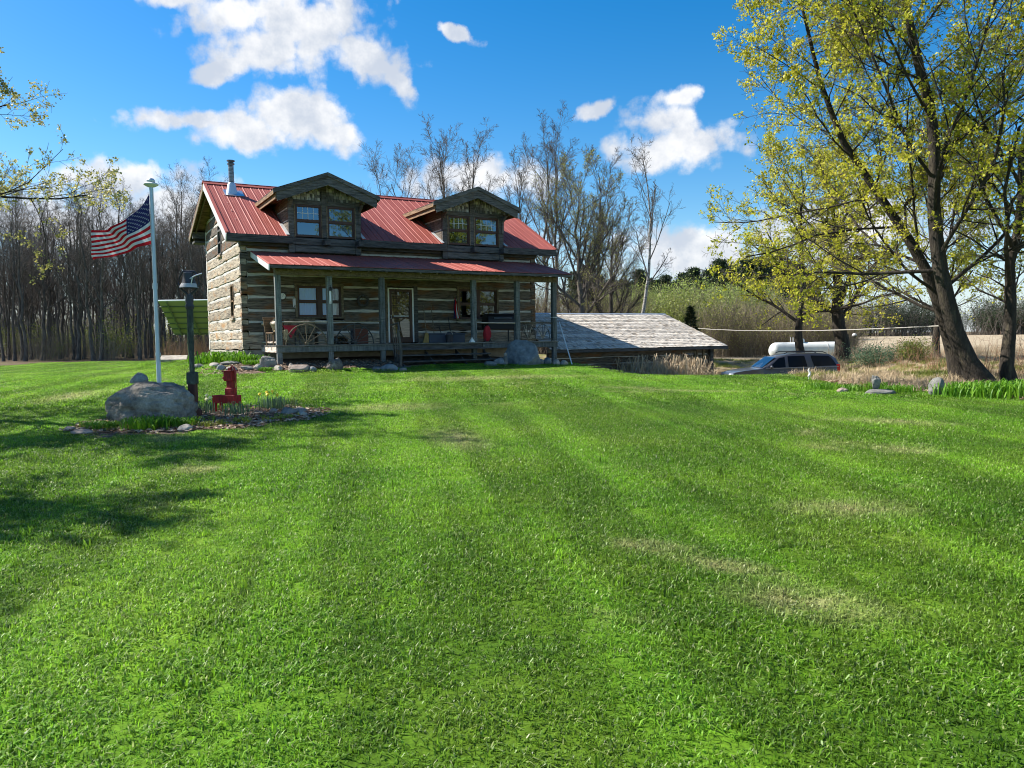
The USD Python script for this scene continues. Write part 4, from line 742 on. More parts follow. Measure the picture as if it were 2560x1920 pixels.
def instancer(name, protos_, pts, idx, rot, scl, label=None, tilt=None, cat_=None):
    pi = UsdGeom.PointInstancer.Define(stage, numbered("/World", name)); root = pi.GetPrim()
    rel = []
    for k, (nm, mesh, m) in enumerate(protos_):
        q = umesh(f"{root.GetPath()}/{nm}", mesh, m); rel.append(q.GetPath())
    pi.CreatePrototypesRel().SetTargets(rel); pi.CreatePositionsAttr(Vt.Vec3fArray.FromNumpy(np.asarray(pts, np.float32))); pi.CreateProtoIndicesAttr(Vt.IntArray.FromNumpy(np.asarray(idx, np.int32)))
    rot = np.asarray(rot); q = np.stack([np.cos(rot / 2), 0 * rot, 0 * rot, np.sin(rot / 2)], 1)
    if tilt is not None:   # tilt about x first, then turn
        ct, st_ = np.cos(tilt / 2), np.sin(tilt / 2); q = np.stack([q[:, 0] * ct, q[:, 0] * st_, q[:, 3] * st_, q[:, 3] * ct], 1)
    pi.CreateOrientationsAttr(Vt.QuathArray([Gf.Quath(float(a), float(b), float(c_), float(d_)) for a, b, c_, d_ in q]))
    s3 = np.asarray(scl, np.float32); s3 = np.stack([s3] * 3, 1) if s3.ndim == 1 else s3
    pi.CreateScalesAttr(Vt.Vec3fArray.FromNumpy(s3))
    return tag(root, label, cat_, kind="stuff")
def brush(seed, n_, H, spread, leaf=0, lsize=.05, upright=.25, r=.008, twigs=4):
    """A clump of thin stems with side twigs; returns stems mesh and leaves mesh."""
    g = np.random.default_rng(seed); st, tips = [], []
    for _ in range(n_):
        p = np.array([g.normal(0, spread * .4), g.normal(0, spread * .4), -.1]); d = unit(np.array([g.normal(0, upright), g.normal(0, upright), 1.])); h = H * g.uniform(.5, 1.1); P = [p]
        for _ in range(5): d = unit(d + g.normal(0, .10, 3)); P.append(P[-1] + d * h / 5)
        P = np.array(P); st.append((P, np.linspace(r, r * .3, 6)))
        for _ in range(twigs):
            k = g.integers(1, 5); q = P[k] + (P[k + 1] - P[k]) * g.random(); dd = unit(P[k + 1] - P[k] + g.normal(0, .45, 3)); l = h * g.uniform(.12, .32)
            st.append((np.array([q, q + dd * l * .5, q + unit(dd + [0, 0, .3]) * l]), np.array([r * .5, r * .4, r * .2]))); tips.append(q + dd * l * g.uniform(.3, 1))
        tips += [P[-1], P[-2]]
    sm = tubes(st, 3)
    if not leaf: return sm, None
    c = np.repeat(np.array(tips), leaf, 0); c = c + g.normal(0, lsize * 1.6, c.shape); d = unit(g.normal(0, 1, c.shape)); w = unit(np.cross(d, g.normal(0, 1, c.shape))); l = lsize * g.uniform(.6, 1.3, (len(c), 1))
    return sm, (np.stack([c, c + d * l * .5 + w * l * .35, c + d * l, c + d * l * .5 - w * l * .35], 1).reshape(-1, 3), np.arange(4 * len(c)).reshape(-1, 4))
mat("brush_stem", [(.3, (.13, .10, .07)), (.7, (.24, .20, .14))], 1, rough=.95, rnd=.3)
mat("red_stem", [(.3, (.20, .10, .06)), (.7, (.34, .20, .12))], 1, rough=.95, rnd=.3)
mat("dry_grass", [(.3, (.34, .25, .15)), (.7, (.52, .42, .28))], 2, rough=.95, rnd=.25)
mat("dead_leaf", [(.3, (.16, .095, .055)), (.7, (.36, .26, .17))], 3, rough=.9, rnd=.4)
def scatter(n_, f, seed):
    g = np.random.default_rng(seed); out = []
    while len(out) < n_:
        p = f(g)
        if p is not None: out.append((p[0], p[1], gz(*p)))
    return np.array(out)
A = [brush(s, 26, 2.6, 1.0, 5, .08) for s in (1, 2)]; B = [brush(s, 30, 2.0, 1.0, 0) for s in (3, 4)]
def joinbrush(name, a, pts, seed, stem, leaf, smin, smax, label, cat_="brush"):
    g = np.random.default_rng(seed); pr = []
    for k, (sm, lf) in enumerate(a):
        pr.append(("stems" if k == 0 else f"stems_{k:03d}", sm, stem))
    for k, (sm, lf) in enumerate(a):
        if lf is not None: pr.append(("leaves" if k == 0 else f"leaves_{k:03d}", lf, leaf))
    n_ = len(pts); base = g.integers(0, len(a), n_); rot = g.uniform(0, 6.28, n_); sc = g.uniform(smin, smax, n_)
    if a[0][1] is not None: pts, idx, rot, sc = np.concatenate([pts, pts]), np.concatenate([base, base + len(a)]), np.concatenate([rot, rot]), np.concatenate([sc, sc])
    else: idx = base
    return instancer(name, pr, pts, idx, rot, sc, label, cat_=cat_)
# undergrowth through the left wood
joinbrush("wood_undergrowth", A, scatter(100, lambda g: (lambda y: (g.uniform(-.72 * y, -.3 * y), y))(g.uniform(44, 95)), 1), 1, "brush_stem", "brush_leaf", .5, 1.2, "tangled leafing undergrowth below the bare trees on the left")
joinbrush("wood_brush", B, scatter(200, lambda g: (lambda y: (g.uniform(-.72 * y, -4), y))(g.uniform(43, 80)), 2), 2, "brush_stem", None, .5, 1.3, "grey leafless brush between the trunks of the left wood")
joinbrush("far_wood", [brush(s, 30, 7.5, 3.0, 1, .10, .12, .03, 6) for s in (5, 6)], scatter(130, lambda g: (lambda y: (g.uniform(-.8 * y, -2), y))(g.uniform(88, 130)), 3), 3, "brush_stem", "brush_leaf", .8, 1.3, "far grey depth of the wood on the left, a mass of thin stems")
joinbrush("thicket", [brush(s, 34, 3.6, 1.6, 5, .11, .16, .010, 5) for s in (7, 8)], scatter(170, lambda g: (lambda y: (g.uniform(.09, .27) * y, y))(g.uniform(60, 80)), 4), 4, "brush_stem", "brush_leaf", .7, 1.25, "olive leafing thicket between the shed and the field")
joinbrush("brown_thicket", [brush(s, 48, 3.9, 1.5, 1, .10, .17, .014, 6) for s in (21, 22)], scatter(130, lambda g: (lambda y: (g.uniform(.24, .44) * y, y))(g.uniform(56, 78)), 14), 14, "brush_stem", "bud_green", .7, 1.25, "brownish twiggy thicket with few leaves between the car and the field")
joinbrush("aspen_thicket", [brush(s, 40, 6.2, 2.4, 6, .16, .07, .016, 6) for s in (9, 10)], scatter(90, lambda g: (lambda y: (g.uniform(.13, .33) * y, y))(g.uniform(82, 104)), 5), 5, "brush_stem", "aspen_leaf", .75, 1.15, "light green young aspens behind the olive thicket")
joinbrush("back_brush", [brush(s, 30, 5.0, 2.2, 1, .06, .2, .014, 7) for s in (11, 12)], scatter(110, lambda g: (lambda y: (g.uniform(-.14, .15) * y, y))(g.uniform(50, 72)), 6), 6, "brush_stem", "bud_green", .7, 1.2, "brown twiggy brush behind the cabin")
joinbrush("field_hedge", [brush(s, 40, 7.5, 3.0, 4, .26, .16, .04, 6) for s in (13, 14)], scatter(150, lambda g: (g.uniform(40, 190), g.uniform(196, 214)), 7), 7, "bark", "needle", .7, 1.3, "dark hedge along the far edge of the tan field")
joinbrush("tan_weeds", [brush(s, 40, 1.1, .9, 0, .05, .3, .006, 2) for s in (15, 16)], scatter(150, lambda g: (lambda y: (g.uniform(.40, .72) * y, y))(g.uniform(41, 58)), 8), 8, "dry_grass", None, .3, 1.0, "tan dry weeds along the near edge of the field")
joinbrush("red_brush", [brush(s, 30, 1.5, .9, 0, .05, .3, .007, 3) for s in (17, 18)], np.concatenate([scatter(26, lambda g: (g.uniform(-17.5, -13.2), g.uniform(37, 41)), 9), scatter(18, lambda g: (g.uniform(12, 15), g.uniform(18.5, 26)), 10)]), 9, "red_stem", None, .5, 1.1, "reddish brown leafless brush behind the cabin corner and under the right trees")
def strap(seed, n_, H, w, spread, arch):
    g = np.random.default_rng(seed); vs, fs = [], []
    for k in range(n_):
        a = g.uniform(0, 6.28); b = np.array([g.normal(0, spread), g.normal(0, spread), 0]); d = np.array([math.cos(a), math.sin(a), 0]); s = np.array([-d[1], d[0], 0]) * w * g.uniform(.7, 1.2); h = H * g.uniform(.6, 1.1); o = arch * g.uniform(.3, 1.2)
        for q, (x, z, ww) in enumerate(((0, 0, .8), (.25, .55, 1.), (.6, .9, .75), (1., .92 - .25 * arch, .05))): vs += [b + d * o * h * x + s * ww + [0, 0, h * z], b + d * o * h * x - s * ww + [0, 0, h * z]]
        fs += [[8 * k + 2 * q, 8 * k + 2 * q + 1, 8 * k + 2 * q + 3, 8 * k + 2 * q + 2] for q in range(3)]
    return np.array(vs), np.array(fs)
DG = [("blades", strap(1, 110, 1.15, .009, .28, .5), "dry_grass"), ("blades_001", strap(2, 110, .9, .009, .3, .8), "dry_grass")]
g = np.random.default_rng(21)
pts = scatter(70, lambda g: (lambda u: hw(u, g.uniform(1.6, 2.7))[:2])(g.uniform(16.0, 19.8)), 22)
instancer("tall_dry_grass", DG, pts, g.integers(0, 2, 70), g.uniform(0, 6.28, 70), g.uniform(1.2, 1.8, 70), "tall tan dead grass standing against the front of the shed", cat_="dry grass")
pts = np.concatenate([scatter(40, lambda g: (g.uniform(11.5, 17.5), g.uniform(40, 42)), 23), scatter(24, lambda g: (g.uniform(10.8, 12.5), g.uniform(38, 41)), 24)])
instancer("trampled_grass", DG, pts, g.integers(0, 2, len(pts)), g.uniform(0, 6.28, len(pts)), g.uniform(.35, .65, len(pts)), "matted tan dead grass between the shed and the car", cat_="dry grass")
# ---------------------------------------------------------------- shed
shed = thing("shed", "low log shed with a weathered wood shingle roof at the right end of the cabin", "shed", HO, TH)
SA, SB, SEV, SEZ, SRV, SRZ = 12.2, 22.36, 2.56, 1.08, 7.23, 2.80
wood("shingle_wood", (.52, .475, .41), (.26, .22, .18), (.40, .32, .23), .3, (9, 1, 1))
mat("shingle_dark", [(.3, (.20, .165, .13)), (.7, (.36, .31, .25))], 4, rough=.95)
g = np.random.default_rng(17); sls = (SRZ - SEZ) / (SRV - SEV); L = math.hypot(SRZ - SEZ, SRV - SEV); tv = np.array([SRV - SEV, SRZ - SEZ]) / L
rows = 23; big, odd = [], []
for r in range(rows):
    x = SA - g.uniform(0, .15); d0 = r * L / rows
    course = []
    while x < SB:
        w = g.uniform(.10, .24); w = min(w, SB - x + .005); dd = d0 + g.normal(0, .012); lift = g.uniform(.010, .024)
        v, f = box(0, w - .008, 0, L / rows * 1.35, 0, .012); sl_ = v[:, 1]; z = v[:, 2] + lift * (1 - sl_ / (L / rows * 1.35)) + g.normal(0, .002)
        p = np.stack([x + v[:, 0], SEV + (dd + sl_) * tv[0] - z * tv[1], SEZ + (dd + sl_) * tv[1] + z * tv[0]], -1)
        (odd if g.random() < .10 else course).append((p, f)); x += w
    obj("shingle_course", cat(course), "shingle_wood", shed, kind="stuff")
obj("replaced_shingles", cat(odd), "shingle_dark", shed, kind="stuff", label="darker odd shingles scattered over the roof")
obj("roof_deck", cat([slab(SA, SB, SEV + .02, SEZ - .02, SRV, SRZ - .02, .03), slab(SA, SB, 11.9, SEZ - .0, SRV, SRZ - .02, .03)]), "timber", shed)
obj("ridge_cap", cat([slab(SA, SB + .01, SRV - .14, SRZ - .02, SRV + .01, SRZ + .035, .012), slab(SA, SB + .01, SRV - .01, SRZ + .035, SRV + .16, SRZ - .02, .012)]), "pale_metal", shed)
obj("fascia", box(SA, SB, SEV - .02, SEV + .02, SEZ - .13, SEZ - .012), "dark_wood", shed); obj("rake_board", slab(SB - .03, SB + .02, SEV, SEZ - .09, SRV, SRZ - .09, .15), "timber", shed)
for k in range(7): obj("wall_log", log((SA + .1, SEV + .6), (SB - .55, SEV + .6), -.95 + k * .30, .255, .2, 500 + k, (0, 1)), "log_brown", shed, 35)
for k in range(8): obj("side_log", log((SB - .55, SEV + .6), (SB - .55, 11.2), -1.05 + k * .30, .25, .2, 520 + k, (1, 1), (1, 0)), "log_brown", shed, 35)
obj("chinking", cat([box(SA + .1, SB - .6, SEV + .63, SEV + .77, -1.1, 1.1), box(SB - .68, SB - .58, SEV + .65, 11.1, -1.1, 1.1)]), "chink", shed)
obj("gable", prism([(SEV + .65, 1.05), (11.1, 1.05), (SRV, SRZ - .12)], SB - .6, SB - .56, "yz"), "timber", shed)
obj("corner_post", cbox(SB - .72, SB - .5, SEV + .43, SEV + .61, -1.3, 1.06, .015), "dark_wood", shed)
obj("door_frame", cat([cbox(SB - 1.55, SB - 1.43, SEV + .53, SEV + .61, -1.2, 1.0, .01), cbox(SB - 1.12, SB - 1.0, SEV + .53, SEV + .61, -1.2, 1.0, .01)]), "trim_wood", shed)
obj("shed_window", cat([ring(SB - 2.35, SB - 1.6, .2, .85, .07, SEV + .52, SEV + .61)]), "trim_wood", shed); obj("pane", pane(SB - 2.28, SB - 1.67, .27, .78, SEV + .55), "glass", shed)

# ---------------------------------------------------------------- car
flat("car_paint", (.05, .048, .054), .35, .2, .5, .6); flat("car_glass_dark", (.005, .005, .006), .08, 0, .2); flat("tyre", (.015, .015, .015), .8); flat("rim", (.4, .41, .42), .3, .9); flat("lamp_red", (.35, .01, .01), .2); flat("lamp_clear", (.6, .6, .6), .1); flat("car_trim", (.16, .16, .17), .4, .3)
CX, CY = 12.54, 36.0; cz = -1.07
car = thing("car", "dark grey sport utility car with roof rails, parked behind the crest of the lawn", "car", (CX, CY, cz), 0)
# profile: x<0 is the front (facing left); heights from the ground; half widths
def car_shell():
    X = np.array([-2.52, -2.48, -2.30, -1.9, -1.45, -1.12, -.85, -.42, -.05, .4, 1.0, 1.6, 2.05, 2.3, 2.44, 2.50])
    top = np.array([.78, .88, .98, 1.05, 1.10, 1.13, 1.33, 1.64, 1.74, 1.80, 1.82, 1.81, 1.77, 1.62, 1.25, 1.0])
    low = np.array([.42, .34, .30, .28, .28, .28, .28, .28, .28, .28, .28, .28, .30, .34, .40, .46]); belt = np.minimum(top - .02, 1.13 + .03 * (X + 1) * (X > -1.1))
    wid = np.array([.74, .82, .88, .92, .94, .94, .94, .94, .94, .94, .94, .94, .93, .91, .88, .82])
    V = []
    for x, t, b, l, w in zip(X, top, belt, low, wid):
        tw = w - (t - b) * .36; V.append([(x, -w * .86, l), (x, -w, l + .14), (x, -w * 1.01, (l + b) / 2), (x, -w * .985, b), (x, -tw, t - .06 * (t > b + .1)), (x, -tw * .8, t), (x, 0, t + .012), (x, tw * .8, t), (x, tw, t - .06 * (t > b + .1)), (x, w * .985, b), (x, w * 1.01, (l + b) / 2), (x, w, l + .14), (x, w * .86, l)])
    V = np.array(V, float); k, m = V.shape[:2]
    i, j = np.meshgrid(np.arange(k - 1), np.arange(m), indexing="ij"); q = np.stack([i * m + j, i * m + (j + 1) % m, (i + 1) * m + (j + 1) % m, (i + 1) * m + j], -1).reshape(-1, 4)
    f = np.vstack([q[:, [0, 2, 1]], q[:, [0, 3, 2]]]); caps = [[0, a, a + 1] for a in range(1, m - 1)]
    return V.reshape(-1, 3), np.vstack([f, caps, (k - 1) * m + np.array(caps)[:, ::-1]])
obj("body", car_shell(), "car_paint", car, 40)
CXS = np.array([-2.52, -2.48, -2.30, -1.9, -1.45, -1.12, -.85, -.42, -.05, .4, 1.0, 1.6, 2.05, 2.3, 2.44, 2.50]); CTOP = np.array([.78, .88, .98, 1.05, 1.10, 1.13, 1.33, 1.64, 1.74, 1.80, 1.82, 1.81, 1.77, 1.62, 1.25, 1.0]); CWID = np.array([.74, .82, .88, .92, .94, .94, .94, .94, .94, .94, .94, .94, .93, .91, .88, .82])
def side_y(x, z):
    t, w = np.interp(x, CXS, CTOP), np.interp(x, CXS, CWID); b = np.minimum(t - .02, 1.13 + .03 * (x + 1) * (x > -1.1)); tz = t - .06 * (t > b + .1); tw = w - (t - b) * .36
    return w * .985 + (tw - w * .985) * np.clip((z - b) / np.maximum(tz - b, .05), 0, 1)
def sidewin(pts, s):   # on the tumblehome, a little proud of the body
    Q = np.array(pts, float); lo, hi = Q[:, 0].min(), Q[:, 0].max(); xx = np.linspace(lo + .004, hi - .004, 12); from_b, from_t = [], []
    for x in xx:
        zz = [a[1] + (b[1] - a[1]) * (x - a[0]) / (b[0] - a[0]) for a, b in zip(Q, np.roll(Q, -1, 0)) if min(a[0], b[0]) <= x <= max(a[0], b[0]) and a[0] != b[0]]; from_b.append(min(zz)); from_t.append(max(zz))
    v = np.concatenate([np.stack([xx, -s * (side_y(xx, np.array(z)) + .014), np.array(z)], 1) for z in (from_b, np.mean([from_b, from_t], 0), from_t)]); n_ = len(xx)
    return v, np.array([[r * n_ + k, r * n_ + k + 1, (r + 1) * n_ + k + 1, (r + 1) * n_ + k] for r in range(2) for k in range(n_ - 1)])
for s in (1, -1):
    for pts in ([(-.80, 1.17), (-.03, 1.19), (-.03, 1.66), (-.32, 1.60)], [(.10, 1.19), (.95, 1.21), (.93, 1.70), (.10, 1.69)], [(1.18, 1.22), (2.30, 1.25), (2.14, 1.55), (1.98, 1.68), (1.16, 1.71)]): obj("window", sidewin(pts, s), "car_glass_dark", car)
    obj("window_line", cat([tube([(-.95, -s * .955, 1.14), (2.36, -s * .955, 1.19)], .014, 5)]), "car_trim", car)
    obj("roof_rail", cat([tube([(.0, -s * .60, 1.80), (.15, -s * .60, 1.875), (1.75, -s * .60, 1.88), (1.95, -s * .60, 1.80)], .022, 6)]), "black", car)
    obj("side_mirror", xf(trimesh.creation.icosphere(2, 1.), (-.72, -s * 1.04, 1.20), 0, np.array([.07, .11, .09])), "car_paint", car, True)
    obj("door_handle", cat([box(.55, .72, min(-s * .965, -s * .945), max(-s * .965, -s * .945), 1.02, 1.05), box(-.3, -.13, min(-s * .965, -s * .945), max(-s * .965, -s * .945), 1.0, 1.03)]), "car_trim", car)
    obj("tail_lamp", cbox(2.30, 2.47, min(-s * .9, -s * .8), max(-s * .9, -s * .8), .95, 1.3, .02), "lamp_red", car); obj("headlamp", cbox(-2.53, -2.36, min(-s * .84, -s * .5), max(-s * .84, -s * .5), .74, .92, .03), "lamp_clear", car)
    for x in (-1.55, 1.45):
        w = obj("wheel", xf(lathe([(0, -.13), (.22, -.13), (.24, -.12), (.36, -.12), (.385, -.08), (.385, .08), (.36, .12), (0, .12)], 28), (x, -s * .82, .385), 0, 1, PI / 2), "tyre", car, 40); obj("rim", xf(lathe([(0, -.02), (.21, -.01), (.235, .02), (.235, -.03)], 20), (x, -s * .955, .385), 0, 1, PI / 2), "rim", w, 40)
y0 = .66; obj("windshield", (np.array([(-1.07, -.80, 1.165), (-.45, -.72, 1.635), (-.45, .72, 1.635), (-1.07, .80, 1.165)]) + [-.015, 0, .02], np.array([[0, 1, 2], [0, 2, 3]])), "glass", car)
obj("windshield_backing", (np.array([(-1.06, -.80, 1.165), (-.44, -.72, 1.635), (-.44, .72, 1.635), (-1.06, .80, 1.165)]) + [-.012, 0, .006], np.array([[0, 1, 2], [0, 2, 3]])), "car_glass_dark", car)
obj("crossbar", cat([box(.5, .56, -.6, .6, 1.87, 1.90), box(1.4, 1.46, -.6, .6, 1.87, 1.90)]), "black", car)

# ---------------------------------------------------------------- gas tank, rope, lamp ball
mat("tank_paint", [(.3, (.50, .53, .53)), (.55, (.64, .67, .66)), (.75, (.70, .72, .71))], 1.2, (1, 1, 3), .5, fine=.1)
tk = thing("gas_tank", "long white horizontal gas tank behind the dark car", "gas tank", (19.15, 50, gz(19.15, 50) + .42), 0)
pr = [(0, -2.42)] + [(.53 * math.sin(a), -1.95 - .47 * math.cos(a)) for a in np.linspace(.2, PI / 2, 8)] + [(.53, 1.95)] + [(.53 * math.cos(a), 1.95 + .47 * math.sin(a)) for a in np.linspace(.1, PI / 2 - .15, 8)] + [(0, 2.42)]
obj("shell", xf(lathe(pr, 36), (0, 0, .2), 0, 1, 0, PI / 2), "tank_paint", tk, 40)
obj("valve_dome", xf(lathe([(.22, 0), (.22, .16), (.17, .24), (0, .27)], 20), (-.35, 0, .70)), "tank_paint", tk, 40)
for x in (1.25,): obj("weld_band", xf(lathe([(.53, -.04), (.542, -.03), (.542, .03), (.53, .04)], 36), (x, 0, .2), 0, 1, 0, PI / 2), "grey_trim", tk, 40)
for x in (-1.4, 1.4): obj("foot", cbox(x - .12, x + .12, -.45, .45, -.75, -.2, .02), "foundation", tk)
for x in (-1.02, -.84): obj("vent_pipe", tube([(x, .05, .6), (x, .05, 1.05)], .025, 6), "grey_trim", tk)
flat("rope", (.34, .32, .28), .8)
r0_, r1_ = np.array([9.6, 39.6, 1.98]), np.array([11.05, 19.72, 1.80]); s_ = np.linspace(0, 1, 30)[:, None]
rp = obj("rope_line", tube(r0_ + (r1_ - r0_) * s_ - np.array([0, 0, 1.]) * .13 * 4 * s_ * (1 - s_), .015, 6), "rope", None, True); tag(rp, "pale rope strung from the shed roof to the leaning trunks on the right", "rope")
q = .78; bp = r0_ + (r1_ - r0_) * q - np.array([0, 0, .13 * 4 * q * (1 - q)])
bf = thing("bird_feeder", "small dark round bird feeder with a pale cap hanging from the rope", "bird feeder", bp)
obj("ball", xf(trimesh.creation.icosphere(2, .065), (0, 0, -.2)), "dark_wood", bf, True); obj("cap", xf(lathe([(.075, -.03), (.05, .02), (0, .04)], 16), (0, 0, -.15)), "grey_trim", bf, 40); obj("hanger", tube([(0, 0, -.12), (0, 0, .02)], .006, 5), "black", bf)

# ---------------------------------------------------------------- stones
mat("granite", [(.3, (.10, .09, .075)), (.48, (.26, .235, .20)), (.62, (.38, .35, .295)), (.78, (.29, .245, .14))], 3.2, rough=.9, bump=.06, bscale=18, fine=.3)
mat("grey_stone", [(.3, (.10, .10, .092)), (.7, (.27, .265, .24))], 4, rough=.9, bump=.015, bscale=26, fine=.3)
mat("pink_stone", [(.3, (.20, .15, .12)), (.7, (.42, .34, .28))], 5, rough=.9, bump=.01, bscale=30, fine=.3)
mat("pale_stone", [(.3, (.20, .18, .15)), (.7, (.44, .40, .34))], 5, rough=.9, bump=.01, bscale=30, fine=.25)
mat("dark_stone", [(.3, (.05, .045, .04)), (.55, (.20, .17, .15)), (.75, (.36, .32, .28))], 9, rough=.9, bump=.04, bscale=16, fine=.4)
mat("blue_stone", [(.3, (.12, .13, .135)), (.7, (.28, .30, .30))], 5, rough=.9, bump=.015, bscale=20, fine=.4)
def boulder_mesh():
    v, f = rock(5, (1, 1, 1), 5, .16, .62, 1.6, 6); v = np.sign(v) * np.abs(v) ** .72
    v = v * (1 + .16 * (meshkit.fbm(v * 2.6 + 3, 5, 7)[:, None] - .5)); v = v - .05 * np.maximum(0, meshkit.fbm(v * [3, 3, 5] + 9, 4, 2)[:, None] - .55) * v * 8
    v[:, 2] -= .18 * np.maximum(v[:, 0], 0) + .1 * np.maximum(-v[:, 0] - .4, 0)
    return v * [.68, .45, .45], f
def stone(name, label, x, y, size, seed, m, rz=0, sink=.35, cat_="rock", group=None, z=None, rough=.28, sub=4, cut=5, flat_=.5):
    t = obj(name, xf(rock(seed, size, sub, rough, flat_, cut=cut), rz=rz), m, None, 38); UsdGeom.Xformable(t).AddTranslateOp().Set(Gf.Vec3d(x, y, gz(x, y) + size[2] * (flat_ - sink * .5) if z is None else z))
    return tag(t, label, cat_, group)
bo = obj("boulder", xf(boulder_mesh(), rz=.05), "granite", None, 38); UsdGeom.Xformable(bo).AddTranslateOp().Set(Gf.Vec3d(-6.08, 12.95, gz(-6.08, 12.95) + .22)); tag(bo, "large grey granite boulder in the flower bed in front of the flagpole", "boulder")
bv = xf(boulder_mesh(), rz=.05)[0]; near = np.hypot(bv[:, 0] + .20, bv[:, 1] + .03) < .07; btop = gz(-6.08, 12.95) + .22 + bv[near, 2].max()
stone("stone", "rounded dark grey stone balanced on top of the big flower bed boulder", -6.28, 12.92, (.145, .12, .12), 12, "blue_stone", .3, 0, "stone", z=btop + .085, rough=.14, cut=2)
for i, (x, y, s, m, lab) in enumerate((( -6.55, 11.62, (.17, .11, .055), "pink_stone", "flat pinkish stone at the front edge of the flower bed, lower left of the boulder"), (-5.02, 11.75, (.13, .10, .07), "pale_stone", "pale stone at the front edge of the flower bed below the bell post"), (-6.95, 12.0, (.12, .09, .05), "pink_stone", "small stone at the left tip of the flower bed"),
        (-3.95, 13.55, (.15, .11, .10), "grey_stone", "grey stone at the right end of the flower bed beside the daffodils"), (-3.65, 13.3, (.10, .08, .06), "pale_stone", "small pale stone at the right tip of the flower bed"), (-4.28, 13.75, (.09, .07, .06), "pink_stone", "small brownish stone behind the grey one at the right end of the flower bed"), (-3.8, 13.75, (.12, .09, .07), "grey_stone", "small grey stone at the far right corner of the flower bed"))):
    stone("stone", lab, x, y, s, 20 + i, m, i * 1.1, .3, "stone", sub=3)
hr = [("grey", -7.75, 24.35, (.33, .26, .24), "grey_stone", "rounded grey rock left of the left porch post"), ("p", -6.62, 24.0, (.38, .24, .18), "pink_stone", "wide pinkish rock in front of the left end of the porch"), ("d", -5.66, 24.55, (.36, .26, .28), "dark_stone", "rough dark speckled rock in front of the porch, left of the stairs"),
      ("a", -7.30, 24.0, (.22, .15, .10), "pale_stone", "pale rock at the foot of the left porch post"), ("b", -7.86, 23.8, (.14, .12, .14), "pale_stone", "small upright pale rock in front of the rounded grey one"), ("c", -8.2, 23.8, (.22, .15, .09), "grey_stone", "flat grey rock left of the small upright pale one"), ("d2", -8.62, 23.62, (.26, .15, .10), "pale_stone", "flat pale rock in the row at the left corner of the cabin"), ("e", -8.98, 23.8, (.20, .14, .12), "blue_stone", "bluish rock tilted in the row at the left corner of the cabin"),
      ("f", -9.45, 24.4, (.24, .15, .10), "pale_stone", "pale flat rock near the left end of the row at the cabin corner"), ("g", -9.0, 24.6, (.30, .18, .09), "grey_stone", "broad flat rock behind the row at the left corner of the cabin"), ("h", -10.0, 24.55, (.24, .16, .11), "grey_stone", "leftmost rock of the row at the cabin corner, right of the bell post"), ("i", -6.25, 24.1, (.16, .12, .12), "blue_stone", "small bluish rock right of the wide pinkish one"),
      ("j", -7.05, 24.55, (.09, .08, .09), "pale_stone", "little pale rock just right of the left porch post"), ("k", -8.15, 25.0, (.10, .09, .09), "pink_stone", "little pink rock under the front log corner"), ("l", -4.0, 24.95, (.30, .2, .16), "blue_stone", "shaded grey rock at the left foot of the stairs"), ("m", -4.35, 24.9, (.2, .14, .1), "grey_stone", "shaded flat rock left of the rock at the foot of the stairs"), ("n", -3.5, 24.75, (.16, .12, .09), "grey_stone", "small shaded rock right of the rock at the left foot of the stairs"),
      ("o", .38, 28.0, (.72, .5, .62), "blue_stone", "big blue grey boulder in front of the right half of the porch"), ("q", -.75, 27.1, (.24, .18, .13), "grey_stone", "shaded rock at the right foot of the stairs"), ("r", -.42, 27.6, (.30, .2, .17), "blue_stone", "shaded rock between the stairs and the garden figure"), ("s", 1.02, 28.1, (.20, .16, .15), "grey_stone", "rock just right of the big boulder below the porch"), ("t", 1.3, 28.3, (.18, .14, .17), "blue_stone", "second rock right of the big boulder below the porch"), ("u", 1.62, 27.9, (.15, .13, .14), "pale_stone", "pale round rock below the right porch post"), ("v", 1.9, 27.95, (.15, .13, .13), "pale_stone", "pale round rock next to the foot of the leaning white pole"), ("w", 2.55, 28.1, (.10, .08, .08), "pale_stone", "small pale rock right of the foot of the leaning white pole")]
for i, (_, x, y, s, m, lab) in enumerate(hr): stone("boulder" if s[0] > .5 else "rock", lab, x, y, s, 50 + i, m, i * .7, .35, "boulder" if s[0] > .5 else "rock", sub=4 if s[0] > .25 else 3)
stone("rock", "flat grey slab of rock lying at the right lawn edge under the upright stone", 7.88, 16.4, (.36, .2, .075), 90, "grey_stone", -.05, .3, sub=4, rough=.2)
stone("carved_stone", "small upright pale stone standing on the flat slab at the right lawn edge", 7.80, 16.45, (.11, .09, .16), 91, "grey_stone", .4, 0, "stone", z=gz(7.8, 16.45) + .24, rough=.6, cut=5, flat_=.9)
stone("rock", "pointed upright grey rock at the right lawn edge, in front of the leaning trunks", 8.8, 15.9, (.17, .15, .25), 92, "grey_stone", .2, .5, rough=.2, cut=4, flat_=.7)
stone("rock", "small pinkish rock at the right lawn edge left of the flat slab", 7.28, 16.9, (.13, .10, .07), 93, "pink_stone", .2, .3, sub=3)

